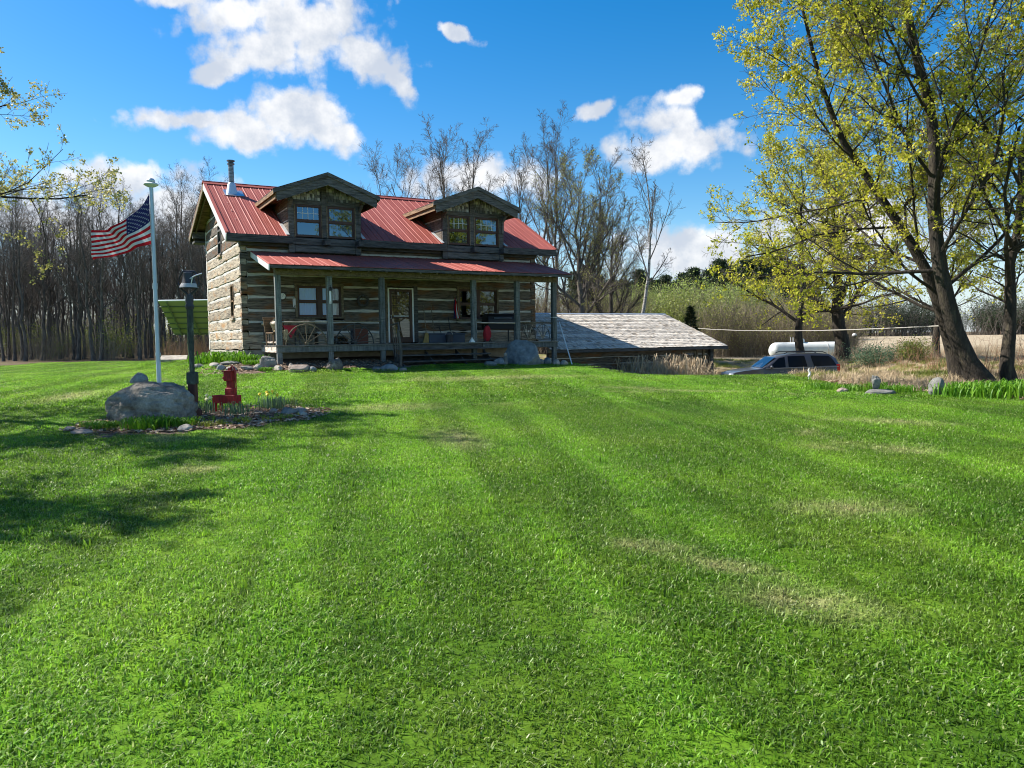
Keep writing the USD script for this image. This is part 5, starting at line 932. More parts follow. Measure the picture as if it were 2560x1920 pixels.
# ---------------------------------------------------------------- flagpole and flag
PX, PY = -6.66, 14.5; pz = gz(PX, PY)
fp = thing("flagpole", "pale telescoping metal flagpole with a solar lamp disc on top, behind the boulder", "flagpole", (PX, PY, pz), 0)
flat("pole_metal", (.42, .50, .58), .35, .35)
H = 4.55 - pz
for k, (a, b, r) in enumerate(((0, 1.05, .042), (1.05, 2.35, .038), (2.35, H, .033))): obj("section", tube([(0, 0, a), (0, 0, b)], r, 16), "pole_metal", fp, 40)
for a, r in ((1.05, .048), (2.35, .044), (2.30, .046)): obj("collar", tube([(0, 0, a - .03), (0, 0, a + .03)], r, 16), "pole_metal", fp, 40)
mat("lamp_white", [(.4, (.55, .57, .55)), (.6, (.66, .68, .64))], 3)
obj("lamp_disc", xf(lathe([(.03, -.06), (.09, -.035), (.13, -.01), (.132, .005), (.10, .025), (0, .03)], 24), (0, 0, H + .03)), "lamp_white", fp, 40)
obj("finial", cat([xf(lathe([(.03, 0), (.07, .02), (.075, .05), (.05, .085), (0, .10)], 18), (0, 0, H + .05))]), "pale_metal", fp, 40)
obj("halyard", cat([tube([(.045, -.02, .9), (.05, -.03, H - .05)], .004, 4)]), "rope", fp)
fl = thing("american_flag", "american flag drooping to the left from the flagpole, in front of the bare wood", "flag", (PX, PY, 0), 0)
flat("flag_red", (.42, .018, .030), .85); flat("flag_white", (.66, .66, .68), .85); flat("flag_blue", (.030, .032, .11), .85)
for nm in ("flag_red", "flag_white", "flag_blue"):
    c = {"flag_red": (.46, .02, .03), "flag_white": (.66, .66, .68), "flag_blue": (.035, .035, .12)}[nm]
    M[nm] = usdkit.material(stage, f"/World/Looks/{nm}_cloth", {"p": ("diffuse_bsdf", {"color": c}), "t": ("translucent_bsdf", {"color": c}), "m": ("mix_closure", {"fac": .3})}, [("p.BSDF", "m.closure1"), ("t.BSDF", "m.closure2")], surface="m.closure")
zt = 4.40; ppm = 14.5 / 1923
def flagp(s, t):
    s, t = np.asarray(s, float), np.asarray(t, float)
    x = -.045 - 130 * ppm * (s * .92 + .08 * s ** 2)
    dtop = 91 * ppm * (1 - (1 - s) ** 2.2); dbot = 41 * ppm * s ** 1.15
    z = zt - (dtop + t * (.925 + dbot - dtop)); w = np.sin(s * 8.5 + t * 3.1 + .4) * (.15 * s ** .7) + .05 * np.sin(s * 17 + t * 7) * s
    z = z + .022 * np.sin(s * 9 + t * 5) * s * (1 - t * .3); y = w - .25 * s + .18 * t * s
    return np.stack([x, y, z], -1)
def patch(s0, s1, t0, t1, ns, nt):
    S, T_ = np.meshgrid(np.linspace(s0, s1, ns), np.linspace(t0, t1, nt), indexing="ij"); v = flagp(S, T_).reshape(-1, 3)
    i, j = np.meshgrid(np.arange(ns - 1), np.arange(nt - 1), indexing="ij"); a = i * nt + j
    return v, np.stack([a, a + nt, a + nt + 1, a + 1], -1).reshape(-1, 4)
for k in range(13): obj("red_stripe" if k % 2 == 0 else "white_stripe", patch(.40 if k < 7 else 0, 1., k / 13, (k + 1) / 13, 40, 4), "flag_red" if k % 2 == 0 else "flag_white", fl, True)
obj("canton", patch(0, .40, 0, 7 / 13, 30, 24), "flag_blue", fl, True)
stv, stf = [], []
for r in range(9):
    for c in range(6 if r % 2 == 0 else 5):
        sc, tc = .4 * ((2 * c + 1 + (r % 2)) / 12), 7 / 13 * (r + 1) / 10; rr = .019
        ang = np.arange(10) * PI / 5 + PI / 2; rad = np.where(np.arange(10) % 2 == 0, rr, rr * .42)
        P = flagp(np.concatenate([[sc], sc + rad * np.cos(ang) / 1.52 * 1.3]), np.concatenate([[tc], tc - rad * np.sin(ang) / .92]))
        e1 = flagp(sc + .01, tc) - flagp(sc, tc); e2 = flagp(sc, tc + .01) - flagp(sc, tc); nn = unit(np.cross(e1, e2))
        for sg in (1, -1):
            n0 = len(stv) * 11; stv.append(P + nn * .004 * sg); stf += [[n0, n0 + 1 + k, n0 + 1 + (k + 1) % 10] for k in range(10)]
obj("stars", (np.concatenate(stv), np.array(stf)), "flag_white", fl)
# ---------------------------------------------------------------- bell on its post
BX, BY = -5.55, 13.35; bz = gz(BX, BY)
mat("rust_post", [(.3, (.035, .018, .014)), (.55, (.10, .04, .028)), (.75, (.06, .03, .022))], 5, (1, 1, .3), .8, bump=.008)
mat("mossy_post", [(.3, (.025, .03, .024)), (.55, (.06, .07, .056)), (.7, (.14, .165, .115))], 9, (1, 1, .6), .9, bump=.01)
flat("bell_iron", (.05, .048, .055), .5, .5); mat("bell_lip", [(.3, (.28, .26, .27)), (.7, (.48, .46, .46))], 8, rough=.6)
b = thing("dinner_bell", "old cast iron dinner bell in a yoke on a tall mossy post beside the boulder", "bell", (BX, BY, bz), 0, (.76, .76, .955))
k13 = 13.4 / 1923
obj("post", cat([cbox(-.085, .085, -.085, .085, -.2, .62, .015), cbox(-.13, .16, -.11, .11, -.1, .16, .04)]), "rust_post", b)
obj("collar", cbox(-.105, .105, -.105, .105, .60, .82, .02), "mossy_post", b)
obj("pipe", tube([(0, 0, .8), (0, 0, 1.5), (0, 0, 2.02)], [.056, .064, .074], 14), "mossy_post", b, 40)
obj("post_head", xf(lathe([(.085, 0), (.10, .05), (.075, .1), (.09, .16), (.07, .26), (0, .27)], 16), (0, 0, 1.96)), "bell_iron", b, 40)
BZ = 2.42
obj("yoke", cat([tube([(0, 0, 2.2), (.17, 0, BZ - .10), (.235, 0, BZ + .0), (.225, 0, BZ + .12), (.13, 0, BZ + .215), (-.13, 0, BZ + .215), (-.21, 0, BZ + .12), (-.235, 0, BZ + .0), (-.17, 0, BZ - .10), (0, 0, 2.2)], .022, 8), tube([(0, -.16, BZ + .03), (0, .16, BZ + .03)], .012, 6)]), "bell_iron", b, 40)
obj("bell", xf(lathe([(0, .205), (.09, .205), (.118, .19), (.122, .12), (.135, .05), (.16, -.0), (.19, -.045), (.205, -.075), (.195, -.075), (.15, -.03), (.1, .1), (0, .15)], 32), (0, 0, BZ)), "bell_iron", b, 40)
obj("bell_lip", xf(lathe([(.150, .012), (.192, -.044), (.208, -.076)], 32), (0, 0, BZ + .002)), "bell_lip", b, 40)
obj("lever", cat([tube([(.08, -.12, BZ + .08), (.2, -.14, BZ + .13), (.36, -.14, BZ + .17)], .013, 6), tube([(.10, -.13, BZ - .03), (.14, -.13, BZ + .10)], .012, 6)]), "steel", b)
obj("pull_chain", tube([(.15, -.1, 1.2), (.19, -.1, 1.02), (.17, -.1, .9)], .008, 5), "black", b)
# ---------------------------------------------------------------- red pump trough
mat("red_wood", [(.3, (.17, .008, .010)), (.6, (.32, .014, .014)), (.8, (.40, .03, .025))], 6, (4, 4, 1), .6, bump=.003)
pz0 = gz(-5.1, 13.95)
pm = thing("hand_pump", "red wooden trough with an old red hand pump, standing in the flower bed", "hand pump", (-5.19, 13.95, pz0), -.38, (.92, .92, .80))
S = 1.03
obj("trough", cat([cbox(-.27, .27, -.11, -.09, .21, .39, .004), cbox(-.27, .27, .09, .11, .21, .39, .004), cbox(-.27, -.25, -.09, .09, .21, .39, .004), cbox(.25, .27, -.09, .09, .21, .39, .004), box(-.25, .25, -.09, .09, .21, .24)]), "red_wood", pm)
for x, y in ((-.22, -.085), (-.22, .085), (.24, -.085), (.24, .085)): obj("leg", cbox(x - .028, x + .028, y - .025, y + .025, -.08, .215, .004), "red_wood", pm)
obj("pump_base", cbox(.02, .20, -.075, .075, .385, .56, .01), "red_wood", pm)
obj("pump_body", cat([cbox(.045, .175, -.06, .06, .55, .72, .012), cbox(.0, .20, -.085, .085, .715, .935, .015), cbox(-.02, .22, -.10, .10, .93, .952, .006), cbox(.07, .15, -.035, .035, .95, 1.02, .015)]), "red_wood", pm)
obj("spout", cat([tube([(.04, 0, .80), (-.03, 0, .80), (-.065, 0, .77)], [.035, .032, .036], 10)]), "red_paint_gloss", pm, 40)
obj("handle", tube([(.11, 0, 1.0), (.16, 0, 1.05), (.215, 0, 1.0), (.235, 0, .8), (.245, 0, .55)], [.018, .02, .02, .016, .013], 8), "red_paint_gloss", pm, 40)
obj("pivot_bolt", cat([tube([(.20, -.05, .945), (.20, .05, .945)], .014, 6), tube([(-.035, -.02, .945), (.05, -.02, .945)], .010, 6)]), "black", pm)
# ---------------------------------------------------------------- flower bed plants
leafmat("lily_leaf", [(.25, (.06, .17, .010)), (.5, (.11, .26, .014)), (.75, (.18, .34, .022))], 3., .35)
leafmat("bluish_leaf", [(.3, (.05, .10, .05)), (.7, (.13, .21, .12))], 4., .3)
leafmat("yellow_green", [(.3, (.16, .20, .02)), (.7, (.34, .36, .05))], 4., .35)
flat("daffodil", (.80, .62, .05), .6); flat("daffodil_pale", (.78, .74, .40), .6)
lily = thing("daylily_clump", "big mound of bright green daylily leaves in front of the boulder", "plant", (-5.72, 12.05, gz(-5.72, 12.05)), 0, 1)
obj("leaves", strap(31, 260, .20, .011, .17, .8), "lily_leaf", lily, kind="stuff")
def lilies(x, y, s, lab, rz=0): return dup(lily, (x, y, gz(x, y)), rz, s, lab)
lilies(-5.28, 12.25, .75, "smaller bright green daylily clump right of the big mound, at the bell post", 1); lilies(-6.45, 12.1, .6, "small green tuft at the lower left of the boulder", 2); lilies(-6.75, 12.35, .5, "tiny green tuft left of the boulder", 2.6)
lilies(-9.6, 25.9, (2.6, 1.6, 1.9), "large bright green daylily bank at the left cabin corner, behind the bell post", 1.2); lilies(-8.75, 25.0, (1.5, 1.2, 1.35), "bright green leaves at the foundation of the left cabin corner", .5); lilies(-10.6, 26.6, (1.8, 1.4, 1.5), "green leaves at the left end of the bank by the cabin corner", 2.1); lilies(-8.3, 24.55, .8, "yellowish green tuft among the rocks under the front log corner", .3); lilies(-7.6, 23.75, .6, "small green tuft between the pale rocks in front of the left porch post", .9)
g = np.random.default_rng(41)
for i, (x, y, n_, lab) in enumerate(((-4.55, 14.35, 5, "daffodil clump with yellow flowers right of the red pump"), (-5.55, 13.75, 3, "daffodil clump with a pale flower between the bell post and the red trough"), (-4.30, 14.15, 0, "bluish green daffodil leaves behind the yellow daffodils"), (-4.85, 13.45, 0, "bluish leaves at the front legs of the red trough"))):
    t = thing("daffodil_clump", lab, "plant", (x, y, gz(x, y)), i)
    obj("leaves", strap(60 + i, 70, .26, .008, .12, .35), "bluish_leaf", t, kind="stuff")
    for k in range(n_):
        a, r = g.uniform(0, 6.28), g.uniform(.05, .22); p = np.array([r * math.cos(a), r * math.sin(a), g.uniform(.24, .34)])
        d = unit(np.array([-.7, -.6, .35]) + g.normal(0, .3, 3)); s1 = unit(np.cross(d, [0, 0, 1.])); s2 = np.cross(d, s1); pv = [p]; pf2 = []
        for q in range(12):
            rr = .05 if q % 2 == 0 else .022; pv.append(p + rr * (s1 * math.cos(q * PI / 6) + s2 * math.sin(q * PI / 6)) + d * (.012 if q % 2 else 0))
        pf2 = [[0, 1 + q, 1 + (q + 1) % 12] for q in range(12)]
        fo = obj("flower", cat([(np.array(pv), np.array(pf2)), tube([p, p + d * .035], [.014, .022], 8)]), "daffodil" if i == 0 else "daffodil_pale", t); obj("stem", tube([(p[0] * .6, p[1] * .6, -.02), (p[0] * .8, p[1] * .8, p[2] * .6), p - d * .01], .004, 4), "bluish_leaf", fo)
sm, lf = brush(77, 40, .42, .30, 2, .022, .4, .004, 4)
t = thing("ground_cover", "low yellow green sprouts along the front of the flower bed", "plant", (0, 0, 0), kind="stuff")
gv, gf = [], 0; ps = []
for k in range(110):
    a = g.uniform(-1.75, 1.5); x = -5.2 + a; y = 13.1 + .25 * a - 1.25 * math.sqrt(max(0, 1 - (a / 1.85) ** 2)) + abs(g.normal(0, .35)) + .08
    v, f = strap(900 + k, 9, g.uniform(.05, .10), .010, .035, 1.1); ps.append((v + [x, y, gz(x, y)], f))
obj("sprouts", cat(ps), "yellow_green", t)
t = thing("dry_stems", "dry reddish bare stems at the right end of the flower bed", "dry plant", (-4.0, 13.95, gz(-4.0, 13.95)))
obj("stems", brush(78, 26, .45, .16, 0, .02, .35, .003, 3)[0], "red_stem", t, kind="stuff")
# dead leaves strewn in the beds and at the lawn edge
lv = []
def litter(n_, f, s): 
    P = scatter(n_, f, s); gg = np.random.default_rng(s); out = []
    for p in P:
        a = gg.uniform(0, 6.28); l = gg.uniform(.025, .06); c, q = math.cos(a), math.sin(a); z = [gg.uniform(0, .03) for _ in range(4)]
        out.append((p + np.array([[l * c, l * q, .01 + z[0]], [-l * .5 * q, l * .5 * c, .012 + z[1]], [-l * c, -l * q, .01 + z[2]], [l * .5 * q, -l * .5 * c, .012 + z[3]]]), np.array([[0, 1, 2, 3]])))
    return cat(out)
def inbed(g):
    x, y = g.uniform(-7.2, -3.2), g.uniform(11.5, 14.8); return (x, y) if zone(x, y) == 4 else None
leafmat("litter_leaf", [(.25, (.16, .09, .05)), (.5, (.34, .24, .16)), (.75, (.52, .42, .31))], 2.5, .15, .85, rnd=.8)
tag(obj("leaf_litter", litter(2600, inbed, 51), "litter_leaf", None, kind="stuff"), "brown dead leaves covering the flower bed around the boulder", "dead leaves")
tag(obj("leaf_litter", litter(1500, lambda g: (lambda u: hw(u, g.uniform(-.9, .4))[:2])(g.uniform(-2.6, 3.8)), 52), "litter_leaf", None, kind="stuff"), "brown dead leaves among the rocks along the porch", "dead leaves")
def atedge(g):
    y = g.uniform(13.2, 20); x = float(lawn_right(np.array(y))) + abs(g.normal(0, 1.4)) - .1; return (x, y)
tag(obj("leaf_litter", litter(3500, atedge, 53), "litter_leaf", None, kind="stuff"), "tan dead leaves along the right lawn edge under the trees", "dead leaves")
# iris leaves on the right, shrubs, garden stake
ir = thing("iris_clump", "green strap leaved iris clump in the bed at the right lawn edge", "plant", (9.05, 15.55, gz(9.05, 15.55)), 0, 1, "iris clumps at the right lawn edge")
obj("leaves", strap(33, 150, .28, .012, .26, .7), "lily_leaf", ir, kind="stuff")
for i, (x, y, s) in enumerate(((9.5, 15.3, 1.1), (9.95, 15.1, 1.2), (10.4, 15.0, 1.2), (9.4, 15.9, 1.), (9.9, 15.7, 1.1), (10.5, 15.6, 1.2), (8.25, 16.6, .6), (8.5, 16.7, .6), (7.55, 17.1, .6), (10.9, 15.3, 1.2), (8.3, 17.3, .7), (7.1, 17.6, .6))): dup(ir, (x, y, gz(x, y)), i * 1.3, s)
for i, (x, y, w, h, m, lab) in enumerate(((18.7, 39.6, 1.2, 1.15, "bluish_leaf", "rounded grey green shrub beyond the lawn, right of the thick old trunk"), (20.6, 39.6, .8, 1.35, "brush_leaf", "yellow green upright shrub beside the grey green one, near the field"))):
    t = thing("shrub", lab, "shrub", (x, y, gz(x, y))); a, b_ = brush(400 + i, 90, h, w, 7, .07, .45, .008, 5); obj("stems", a, "brush_stem", t, True, kind="stuff"); obj("leaves", b_, m, t, kind="stuff")
st = thing("garden_stake", "thin white curved garden ornament on a stake in front of the car's rear", "ornament", (7.85, 20.3, gz(7.85, 20.3)))
obj("stake", tube([(0, 0, -.1), (0, 0, .08)], .008, 6), "white_paint", st); obj("figure", tube([(-.01, 0, .08), (.03, 0, .14), (.02, 0, .20), (-.015, 0, .25), (.01, 0, .31)], [.03, .035, .028, .02, .008], 8), "white_paint", st, True)
# ---------------------------------------------------------------- solar panel, slab
sp_ = thing("solar_panel", "tilted solar panel array seen from its back with painted lawn bounce, left of the cabin", "solar panel", (-16.47, 36, 0))
flat("panel_back", (.21, .23, .095), .5); flat("panel_frame", (.10, .13, .06), .5); flat("panel_rim", (.5, .56, .58), .4, .3)  # panel back: green bounce light from the lawn is painted into the colour
zt_, zb_, dy = 3.58, 2.02, 1.6; tl = math.hypot(zt_ - zb_, dy); n3 = np.array([0, -(zt_ - zb_) / tl * 1., -dy / tl]) ; n3 = np.array([0, -(zt_ - zb_), -dy]) / tl
def onp(x, s, o=0.): return np.array([x, dy * s, zt_ + (zb_ - zt_) * s]) + n3 * o
xs_ = [0, .02, 1.28, 2.56, 3.84]
for c in range(3):
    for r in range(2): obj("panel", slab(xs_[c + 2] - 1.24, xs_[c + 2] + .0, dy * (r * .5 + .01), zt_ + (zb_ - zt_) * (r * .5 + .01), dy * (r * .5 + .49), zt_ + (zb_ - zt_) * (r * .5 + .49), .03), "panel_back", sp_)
for s in np.linspace(.16, .98, 6): obj("cross_rail", beam(onp(0, s, .045), onp(3.86, s, .045), .035, .05, n3), "panel_frame", sp_)
for x in (.45, 1.35, 2.5, 3.3): obj("long_rail", beam(onp(x, .02, .09), onp(x, .99, .09), .06, .05, n3), "panel_frame", sp_)
obj("rim", beam(onp(0, 0, .0), onp(3.86, 0, .0), .05, .05, n3), "panel_rim", sp_)
for x in (1.0, 2.9):
    obj("post", tube([(x, dy * .6, gz(-16.47 + x, 37)), (x, dy * .6, 2.55)], .06, 10), "panel_frame", sp_)
sl = thing("stone_slab", "pale grey slab lying at a slant on the grass left of the cabin", "slab", (-13.6, 31.0, gz(-13.6, 31.0) + .10), .35); obj("slab", cat([xf(cbox(-.5, .5, -.5, .5, -.05, .05, .02), (0, 0, .05), 0, 1, .16)]), "pale_stone", sl)
# ---------------------------------------------------------------- things on the porch (cabin coordinates)
DZ0 = 1.49
def porch(name, label, cat_, u, v, z=DZ0, rz=0, group=None): return thing(name, label, cat_, hw(u, v, z), TH + rz, 1, group)
t = porch("log_rail", "pale peeled log handrail with crooked twigs at the left end of the porch", "railing", 0, 0)
obj("rail", tube([(.04, .22, .74), (.05, 1.2, .73), (.04, V0, .74)], [.055, .06, .05], 10), "pale_log", t, 40); obj("bottom_rail", tube([(.04, .22, .10), (.04, V0, .10)], .03, 8), "pale_log", t, 40)
g = np.random.default_rng(6)
for k in range(9): y = .4 + k * .21; obj("twig", tube([(.04, y, .08), (.04 + g.normal(0, .03), y + g.normal(0, .09), .4), (.04, y + g.normal(0, .08), .72)], [.02, .018, .014], 6), "bark", t)
t = porch("log_rail", "long pale pole handrail between the two left porch posts", "railing", 0, 0); obj("rail", tube([(.18, .1, .76), (1.68, .1, .77)], .026, 8), "pale_log", t, 40)
t = porch("log_rail", "pole handrail between the second and third porch posts", "railing", 0, 0); obj("rail", tube([(1.86, .1, .78), (3.51, .1, .77)], .022, 8), "trim_wood", t, 40)
def wheel(u, v, lab, m, R=.66, spokes=7):
    t = porch("wagon_wheel", lab, "wagon wheel", u, v)
    obj("rim", tube([(R * math.cos(a), 0, R * math.sin(a) + .02) for a in np.linspace(0, PI, 28)], .022, 8), m, t, 40)
    obj("hub", tube([(0, -.09, .05), (0, .07, .05)], .06, 12), m, t, 40)
    for a in np.linspace(.12, PI - .12, spokes): obj("spoke", tube([(.05 * math.cos(a), 0, .05 + .05 * math.sin(a)), (R * math.cos(a), 0, R * math.sin(a) + .02)], .015, 6), m if m == "dark_wood" else "trim_wood", t)
wheel(.98, .12, "half wagon wheel with pale spokes set in the railing left of the second porch post", "trim_wood"); wheel(2.62, .12, "dark half wagon wheel arch in the railing right of the second porch post", "dark_wood")
t = porch("patio_table", "small dark table under a red cloth on the left part of the porch", "table", .62, 1.1); obj("top", cbox(-.36, .36, -.36, .36, .62, .65, .005), "dark_wood", t)
for x in (-.31, .31):
    for y in (-.31, .31): obj("leg", cbox(x - .025, x + .025, y - .025, y + .025, 0, .62, .004), "dark_wood", t)
c = thing("tablecloth", "red cloth with a pointed corner hanging over the small porch table", "tablecloth", hw(.62, 1.1, DZ0), TH); obj("cloth", cat([xf(box(-.34, .34, -.34, .34, .653, .66), (0, 0, 0), PI / 4), (np.array([[-.26, -.372, .66], [.26, -.372, .66], [0, -.385, .22], [-.26, -.365, .66], [.26, -.365, .66], [0, -.378, .22]]), np.array([[0, 2, 1], [3, 4, 5]]))]), "red_cloth", c)
t = porch("porch_chair", "chair draped with a tan fleece behind the left porch post", "chair", .12, .75, rz=.4); obj("seat", cbox(-.24, .24, -.22, .22, .38, .43, .02), "brown_board", t); obj("backrest", xf(cbox(-.24, .24, -.02, .02, 0, .52, .01), (0, .22, .42), 0, 1, -.2), "brown_board", t)
for x in (-.2, .2):
    for y in (-.18, .2): obj("leg", cbox(x - .02, x + .02, y - .02, y + .02, 0, .38, .004), "brown_board", t)
mat("fleece", [(.3, (.34, .25, .14)), (.7, (.58, .47, .31))], 14, rough=.95, bump=.02, bscale=30)
c = thing("fleece", "tan sheepskin fleece draped over the porch chair", "fleece", hw(.25, .62, DZ0), TH + .4); obj("skin", cat([xf(rock(66, (.22, .05, .3), 4, .35, .9, cut=2), (0, .16, .62), 0, 1, -.2), xf(rock(67, (.23, .22, .05), 4, .35, .9, cut=2), (0, -.02, .46)), xf(rock(68, (.10, .04, .2), 3, .35, .9, cut=2), (.05, -.24, .34))]), "fleece", c, True)
t = porch("bench", "brown board backed bench against the wall under the left window", "bench", 1.25, 1.9); obj("backrest", cbox(-.55, .55, .1, .14, .42, .92, .008), "trim_wood", t); obj("seat", cbox(-.55, .55, -.25, .12, .38, .42, .006), "trim_wood", t); obj("side", cat([cbox(-.55, -.51, -.25, .12, 0, .38, .004), cbox(.51, .55, -.25, .12, 0, .38, .004)]), "trim_wood", t)
g = np.random.default_rng(14)
for r in range(3):
    for k in range(5 - r):
        x = 2.05 + k * .115 + r * .055; t = thing("firewood_log", "split firewood log stacked on the porch right of the second post", "firewood", hw(x, .45, DZ0 + .055 + r * .10), TH, 1, "firewood stacked on the porch"); obj("log", xf(rock(200 + r * 9 + k, (.055, .3, .055), 3, .12, .9, cut=4), (0, .2, 0)), ("trim_wood", "brown_board", "timber")[int(g.integers(0, 3))], t, 40)
mat("crate_red", [(.3, (.09, .028, .018)), (.7, (.16, .055, .035))], 5, (1, 1, 4), .8)
t = porch("crate", "reddish brown wooden crate on the porch left of the third post", "crate", 3.0, .8)
for q in range(4): obj("slat", cbox(-.26, .26, -.2, -.185, .02 + q * .13, .14 + q * .13, .004), "crate_red", t)
obj("box", cat([box(-.25, .25, -.18, .2, 0, .53)]), "dark_wood", t)
w = porch("wreath", "round dark twig wreath hanging on the log wall between the window and the door", "wreath", 3.66, V0 - .07, 3.08); g = np.random.default_rng(2)
obj("ring", tube([(.19 * math.cos(a), 0, .19 * math.sin(a)) for a in np.linspace(0, 2 * PI, 24)], .045, 8), "dark_wood", w, 40); obj("sprigs", tubes([(np.array([[.19 * math.cos(a), 0, .19 * math.sin(a)], [(.19 + q) * math.cos(a + d), -.03 - e, (.19 + q) * math.sin(a + d)], [(.19 + 1.6 * q) * math.cos(a + 1.7 * d), -.05 - e, (.19 + 1.6 * q) * math.sin(a + 1.7 * d)]]), np.array([.008, .006, .003])) for a, q, d, e in zip(g.uniform(0, 6.3, 110), g.normal(0, .055, 110), g.normal(0, .2, 110), g.uniform(0, .06, 110))], 3), "bark", w, kind="stuff")
w = porch("wall_clock", "small round white faced dial on the wall beside the left porch post", "dial", .74, V0 - .06, 3.2); obj("face", xf(lathe([(0, 0), (.115, 0), (.115, .02), (0, .02)], 24), (0, 0, 0), 0, 1, PI / 2), "white_paint", w, 40); obj("rim", tube([(.12 * math.cos(a), -.015, .12 * math.sin(a)) for a in np.linspace(0, 2 * PI, 28)], .014, 6), "bell_iron", w, 40); obj("needle", tube([(0, -.03, -.02), (.04, -.03, .08)], .004, 4), "black", w)
w = porch("thermometer", "narrow white thermometer board on the second porch post", "thermometer", 1.77, -.005, 2.85); obj("board", cbox(-.035, .035, -.018, .0, 0, .42, .004), "white_paint", w); obj("scale", cat([box(-.012, .012, -.021, -.0185, .06, .36)] + [box(-.026, -.014, -.021, -.0185, .06 + k * .03, .066 + k * .03) for k in range(11)]), "steel", w); obj("bulb", xf(trimesh.creation.icosphere(1, .012), (0, -.021, .05)), "lamp_red", w)
w = porch("hanging_lantern", "small dark lantern hook fixed to the second porch post", "lantern", 1.75, -.02, 3.33); obj("hook", tube([(0, 0, .12), (0, -.10, .12), (0, -.12, .06)], .008, 5), "black", w); obj("lantern", xf(lathe([(.03, -.06), (.05, -.04), (.05, .03), (.02, .06), (0, .06)], 12), (0, -.12, 0)), "black", w, 40)
w = porch("wind_chime", "little pale wind chime hanging from the porch rafters left of the window", "wind chime", .98, 1.6, 3.1); obj("string", tube([(0, 0, .0), (0, 0, 1.25)], .003, 4), "black", w); obj("disc", xf(lathe([(0, 0), (.05, 0), (.05, .012), (0, .012)], 12), (0, 0, -.0)), "brown_board", w)
for k in range(5): obj("chime_tube", tube([(.04 * math.cos(k * 1.26), .04 * math.sin(k * 1.26), -.01), (.04 * math.cos(k * 1.26), .04 * math.sin(k * 1.26), -.22 - .03 * k)], .008, 6), "steel", w)
# tools along the wall right of the door
def tool(u, v, top, lab, cat_, name, head, hm, m="trim_wood", lean=.25):
    t = porch(name, lab, cat_, u, v); obj("handle", tube([(0, 0, .25), (0, lean, top)], .016, 8), m, t, 40); obj("head", head, hm, t, 40); return t
bro = prism([(-.16, 0), (.16, 0), (.05, .38), (-.05, .38)], -.035, .035); mat("straw", [(.3, (.22, .15, .05)), (.7, (.42, .31, .12))], 30, (1, 1, .1), .95)
tool(6.02, V0 - .42, 1.44, "straw broom leaning on the wall just right of the door", "broom", "broom", bro, "straw")
shv = prism([(-.11, 0), (.11, 0), (.13, .22), (.03, .32), (-.03, .32), (-.13, .22)], -.012, .012); shv2 = prism([(-.24, 0), (.24, 0), (.24, .36), (.10, .42), (-.10, .42), (-.24, .36)], -.02, .02)
tool(6.34, V0 - .42, 1.46, "long handled spade leaning on the wall second right of the door", "spade", "spade", shv, "bell_iron"); flat("shovel_blue", (.02, .028, .05), .5); tool(7.05, V0 - .42, 1.0, "dark blue snow shovel leaning on the wall below the small folded flag", "snow shovel", "snow_shovel", shv2, "shovel_blue", "black")
tool(6.66, V0 - .42, .62, "short black ash shovel against the wall between spade and snow shovel", "ash shovel", "ash_shovel", shv, "black", "black")
t = porch("bucket", "dark grey bucket on the porch beside the snow shovel", "bucket", 6.78, 1.5); obj("pail", lathe([(0, .0), (.13, 0), (.16, .30), (.15, .30), (.12, .02), (0, .02)], 20), "bell_iron", t, 40); obj("bail", tube([(.155 * math.cos(a), 0, .28 + .14 * math.sin(a)) for a in np.linspace(0, PI, 12)], .006, 5), "steel", t)
t = porch("storage_bench", "long low blue grey storage chest against the wall between the door and the right window", "chest", 6.85, 2.02); flat("chest_blue", (.055, .07, .10), .6); obj("body", cbox(-.75, .75, -.2, .2, 0, .3, .01), "chest_blue", t); obj("lid", cbox(-.77, .77, -.22, .22, .3, .36, .012), "chest_blue", t)
f2 = porch("small_flag", "small furled flag with stars and stripes leaning beside the right porch window", "flag", 7.36, 2.05, 2.3); obj("staff", tube([(.03, 0, -.15), (-.04, .15, 1.05)], .008, 6), "trim_wood", f2)
cv = []
for k, m in ((0, "flag_blue"), (1, "flag_red"), (2, "flag_white"), (3, "flag_red")):
    pts = np.array([[-.02 + .05 * (k - 1.3) * (1 - z / .8) * 1.2 + .015 * math.sin(z * 9 + k), -.03 + .02 * math.sin(k * 2 + z * 5) + .1 * z / .8, .92 - (.8 - z)] for z in np.linspace(0, .8, 9)]); obj(("canton_fold", "red_fold", "white_fold", "red_fold")[k], tube(pts, np.linspace(.05, .015, 9), 8), m, f2, True)
t = porch("lantern", "small white pyramid shaped lantern on the deck edge at the fourth porch post", "lantern", 7.02, -.02 + .12); obj("shade", xf(lathe([(.115, 0), (.125, .01), (.0, .2)], 4), (0, -.05, .0), PI / 4), "lamp_white", t); 
t = porch("folding_chair", "red folded camp chair standing on the porch between the fourth and fifth posts", "chair", 7.95, .62); flat("chair_red", (.32, .012, .022), .8)
obj("bag", xf(rock(71, (.17, .1, .30), 4, .25, .9, cut=3), (0, 0, .30)), "chair_red", t, True); obj("frame", cat([tube([(-.14, -.08, 0), (.10, .05, .66)], .012, 6), tube([(.14, -.08, 0), (-.10, .05, .66)], .012, 6)]), "black", t)
t = porch("grill", "large barbecue grill with a dark rounded lid behind the fifth porch post", "grill", 8.95, 1.5); Rg = .30
lid = [(Rg * math.cos(a), .62 + .36 * math.sin(a) + .12) for a in np.linspace(0, PI, 14)]; obj("lid", prism([(y, z) for y, z in lid] , -.62, .62, "yz"), "black", t, 40); obj("lid_rim", tube([(-.62 + 1.24 * q, -.02, 1.10 - .16 * (2 * q - 1) ** 2 * 0) for q in np.linspace(0, 1, 5)], .012, 6), "steel", t)
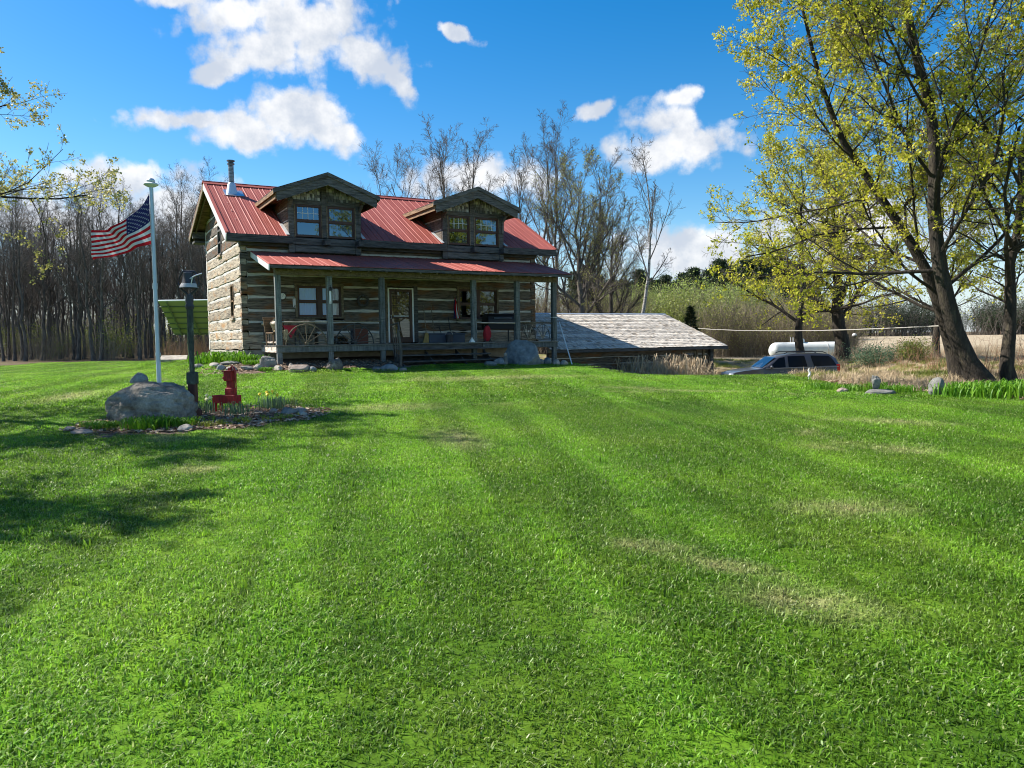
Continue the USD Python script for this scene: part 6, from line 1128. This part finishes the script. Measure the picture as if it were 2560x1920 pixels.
obj("firebox", cbox(-.62, .62, -.3, .3, .48, .74, .02), "black_cloth", t); obj("shelf", cat([cbox(-1.0, -.63, -.25, .25, .7, .73, .005), cbox(.63, 1.0, -.25, .25, .7, .73, .005)]), "black", t); obj("handle", tube([(-.4, -.34, .92), (.4, -.34, .92)], .016, 6), "steel", t)
for x in (-.55, .55):
    for y in (-.24, .24): obj("leg", cbox(x - .02, x + .02, y - .02, y + .02, 0, .48, .003), "black", t)
t = porch("twig_rail", "rustic bent twig railing panel between the two rightmost porch posts", "railing", 0, 0); g = np.random.default_rng(9)
obj("rail", tube([(9.05, .1, .72), (10.54, .1, .70)], .03, 8), "trim_wood", t, 40); obj("bottom_rail", tube([(9.05, .1, .08), (10.54, .1, .08)], .022, 8), "trim_wood", t, 40)
for cx in (9.45, 10.1):
    for a in np.linspace(-1.2, 1.2, 9): obj("twig", tube([(cx, .1, .08), (cx + .18 * math.sin(a) + g.normal(0, .02), .1 + g.normal(0, .02), .36), (cx + .34 * math.sin(a), .1, .08 + .60 * math.cos(a) ** .5 if math.cos(a) > 0 else .2)], [.014, .012, .01], 5), "pale_log" if g.random() < .3 else "bark", t)
    obj("arch", tube([(cx + .32 * math.cos(a), .1, .1 + .55 * math.sin(a)) for a in np.linspace(0, PI, 14)], .014, 6), "bark", t)
t = porch("log_rail", "pole handrail between the fourth and fifth porch posts", "railing", 0, 0); obj("rail", tube([(7.22, .1, .72), (8.88, .1, .70)], .02, 8), "pale_log", t, 40)
t = porch("stair_rail", "crooked branch handrail at the left side of the porch stairs", "railing", 3.85, 0, .7); obj("post", tube([(0, -.9, -.1), (.05, -.85, .55), (-.02, -.8, 1.25)], [.05, .045, .04], 8), "bark", t, 40); obj("rail", tube([(0, -.85, 1.2), (.10, -.5, 1.5), (.02, 0, 1.42)], [.035, .03, .03], 8), "bark", t, 40)
for k in range(4): obj("twig", tube([(.02, -.8 + k * .2, .1 + k * .12), (.06, -.7 + k * .2, .8), (.04, -.75 + k * .2, 1.25 + k * .04)], .016, 6), "bark", t)
t = porch("leaning_pole", "white pole leaning against the right porch post down to the rocks", "pole", 10.78, -.04, 0); p1 = np.array([2.2, 28.0]); d_ = p1 - np.array(hw(10.78, -.04)[:2]); lu, lv_ = d_ @ hu, d_ @ hv
obj("pole", tube([(0, 0, 2.22), (lu, lv_, gz(2.2, 28.0))], .022, 8), "white_paint", t, 40)
t = porch("post_band", "thin white band tied round the right porch post", "band", 10.62, .1, 2.40); obj("band", ring(-.1, .1, -.1, .1, .008, 0, .02) if False else cat([box(-.10, .10, -.1, -.092, 0, .02), box(-.10, .10, .092, .10, 0, .02), box(-.1, -.092, -.092, .092, 0, .02), box(.092, .1, -.092, .092, 0, .02)]), "white_paint", t)
t = thing("garden_figure", "little pale stone garden figure left of the big boulder below the porch", "figurine", (-.22, 27.55, gz(-.22, 27.55))); obj("body", lathe([(.09, 0), (.10, .06), (.07, .16), (.085, .24), (.05, .31), (0, .32)], 16), "grey_stone", t, 40); obj("head", xf(trimesh.creation.icosphere(2, .06), (0, 0, .36)), "pale_stone", t, True)
# ---------------------------------------------------------------- the mown grass
def tuft(seed, n_, size, hmin, hmax, w, lean=.5, dead=.0):
    g = np.random.default_rng(seed); b = np.concatenate([g.uniform(-size / 2, size / 2, (n_, 2)), np.full((n_, 1), -.012)], 1); a = g.uniform(0, 2 * PI, n_); h = g.uniform(hmin, hmax, n_)[:, None]
    d = np.stack([np.cos(a), np.sin(a), 0 * a], 1); s = np.stack([-np.sin(a + g.normal(0, .6, n_)), np.cos(a), 0 * a], 1) * (w * g.uniform(.6, 1.2, (n_, 1))); l = np.abs(g.normal(0, lean, (n_, 1)))
    z = np.array([0, 0, 1.]); m = b + d * h * l * .35 + z * h * .62; t = b + d * h * (l * 1.05) + z * h * np.clip(1 - .25 * l ** 2, .3, 1)
    v = np.stack([b - s * .8, b + s * .8, m + s, m - s, t], 1).reshape(-1, 3); k = np.arange(n_)[:, None] * 5
    return v, np.vstack([k + [0, 1, 2], k + [0, 2, 3], k + [3, 2, 4]])
PRO = [("near_blades", tuft(1, 300, .32, .016, .040, .0030, 1.3), "grass_blade"), ("near_blades_001", tuft(2, 300, .32, .016, .046, .0034, 1.1), "grass_blade"), ("near_blades_002", tuft(3, 300, .32, .018, .052, .0036, 1.4), "grass_blade"),
       ("mid_blades", tuft(4, 400, .55, .018, .042, .0042, .9), "grass_blade"), ("mid_blades_001", tuft(5, 400, .55, .018, .048, .0045, 1.1), "grass_blade"),
       ("far_blades", tuft(6, 480, 1.1, .02, .045, .008, .8), "grass_blade"), ("far_blades_001", tuft(7, 480, 1.1, .02, .05, .008, 1.0), "grass_blade"),
       ("coarse_tufts", tuft(10, 34, .10, .04, .085, .0042, .8), "grass_blade")]
g = np.random.default_rng(100); P, ID, RO, SC, TI = [], [], [], [], []
def lay(y0, y1, step, ids, keep=1., s=(.9, 1.15), wide=.72, pad=1.5):
    for y in np.arange(y0, y1, step):
        half = wide * y + pad; x = np.arange(-half, half, step); n_ = len(x)
        x = x + g.uniform(-.45, .45, n_) * step; yy = y + g.uniform(-.45, .45, n_) * step; k = g.random(n_) < keep; x, yy = x[k], yy[k]
        k = zone(x, yy) == 0; x, yy = x[k], yy[k]; n_ = len(x)
        P.append(np.stack([x, yy, height(x, yy)], 1)); ID.append(g.choice(ids, n_)); RO.append(g.uniform(0, 2 * PI, n_)); sz = g.uniform(*s, n_) * (.75 + .5 * meshkit.fbm(np.stack([x * .8, yy * .8, 0 * x], 1), 2, 3)); SC.append(sz)
lay(1.6, 7.5, .19, [0, 1, 2]); lay(7.5, 15, .27, [3, 4]); lay(15, 33, .55, [5, 6]); lay(33, 43, 1.0, [5, 6], wide=.75)
lay(1.6, 9, .42, [7], .3, (.6, 1.15))
instancer("grass", PRO, np.concatenate(P), np.concatenate(ID), np.concatenate(RO), np.concatenate(SC), "short mown lawn grass in front of the cabin", cat_="grass")
RG = [("blades", tuft(11, 150, .5, .06, .2, .005, .7), "brush_leaf"), ("blades_001", tuft(12, 150, .5, .08, .26, .004, .9), "dry_grass")]
def rough(g):
    y = g.uniform(12.5, 47); x = g.uniform(4, .74 * y + 2); return (x, y) if zone(x, y) == 1 else None
pts = scatter(1700, rough, 61); k = (meshkit.fbm(pts * [.5, .5, 0], 3, 8) + np.random.default_rng(3).normal(0, .08, len(pts)) > .5).astype(int)
instancer("rough_grass", RG, pts, k, np.random.default_rng(4).uniform(0, 6.28, len(pts)), np.random.default_rng(5).uniform(.5, 1.2, len(pts)), "rough green and tan grass beyond the right lawn edge", cat_="grass")
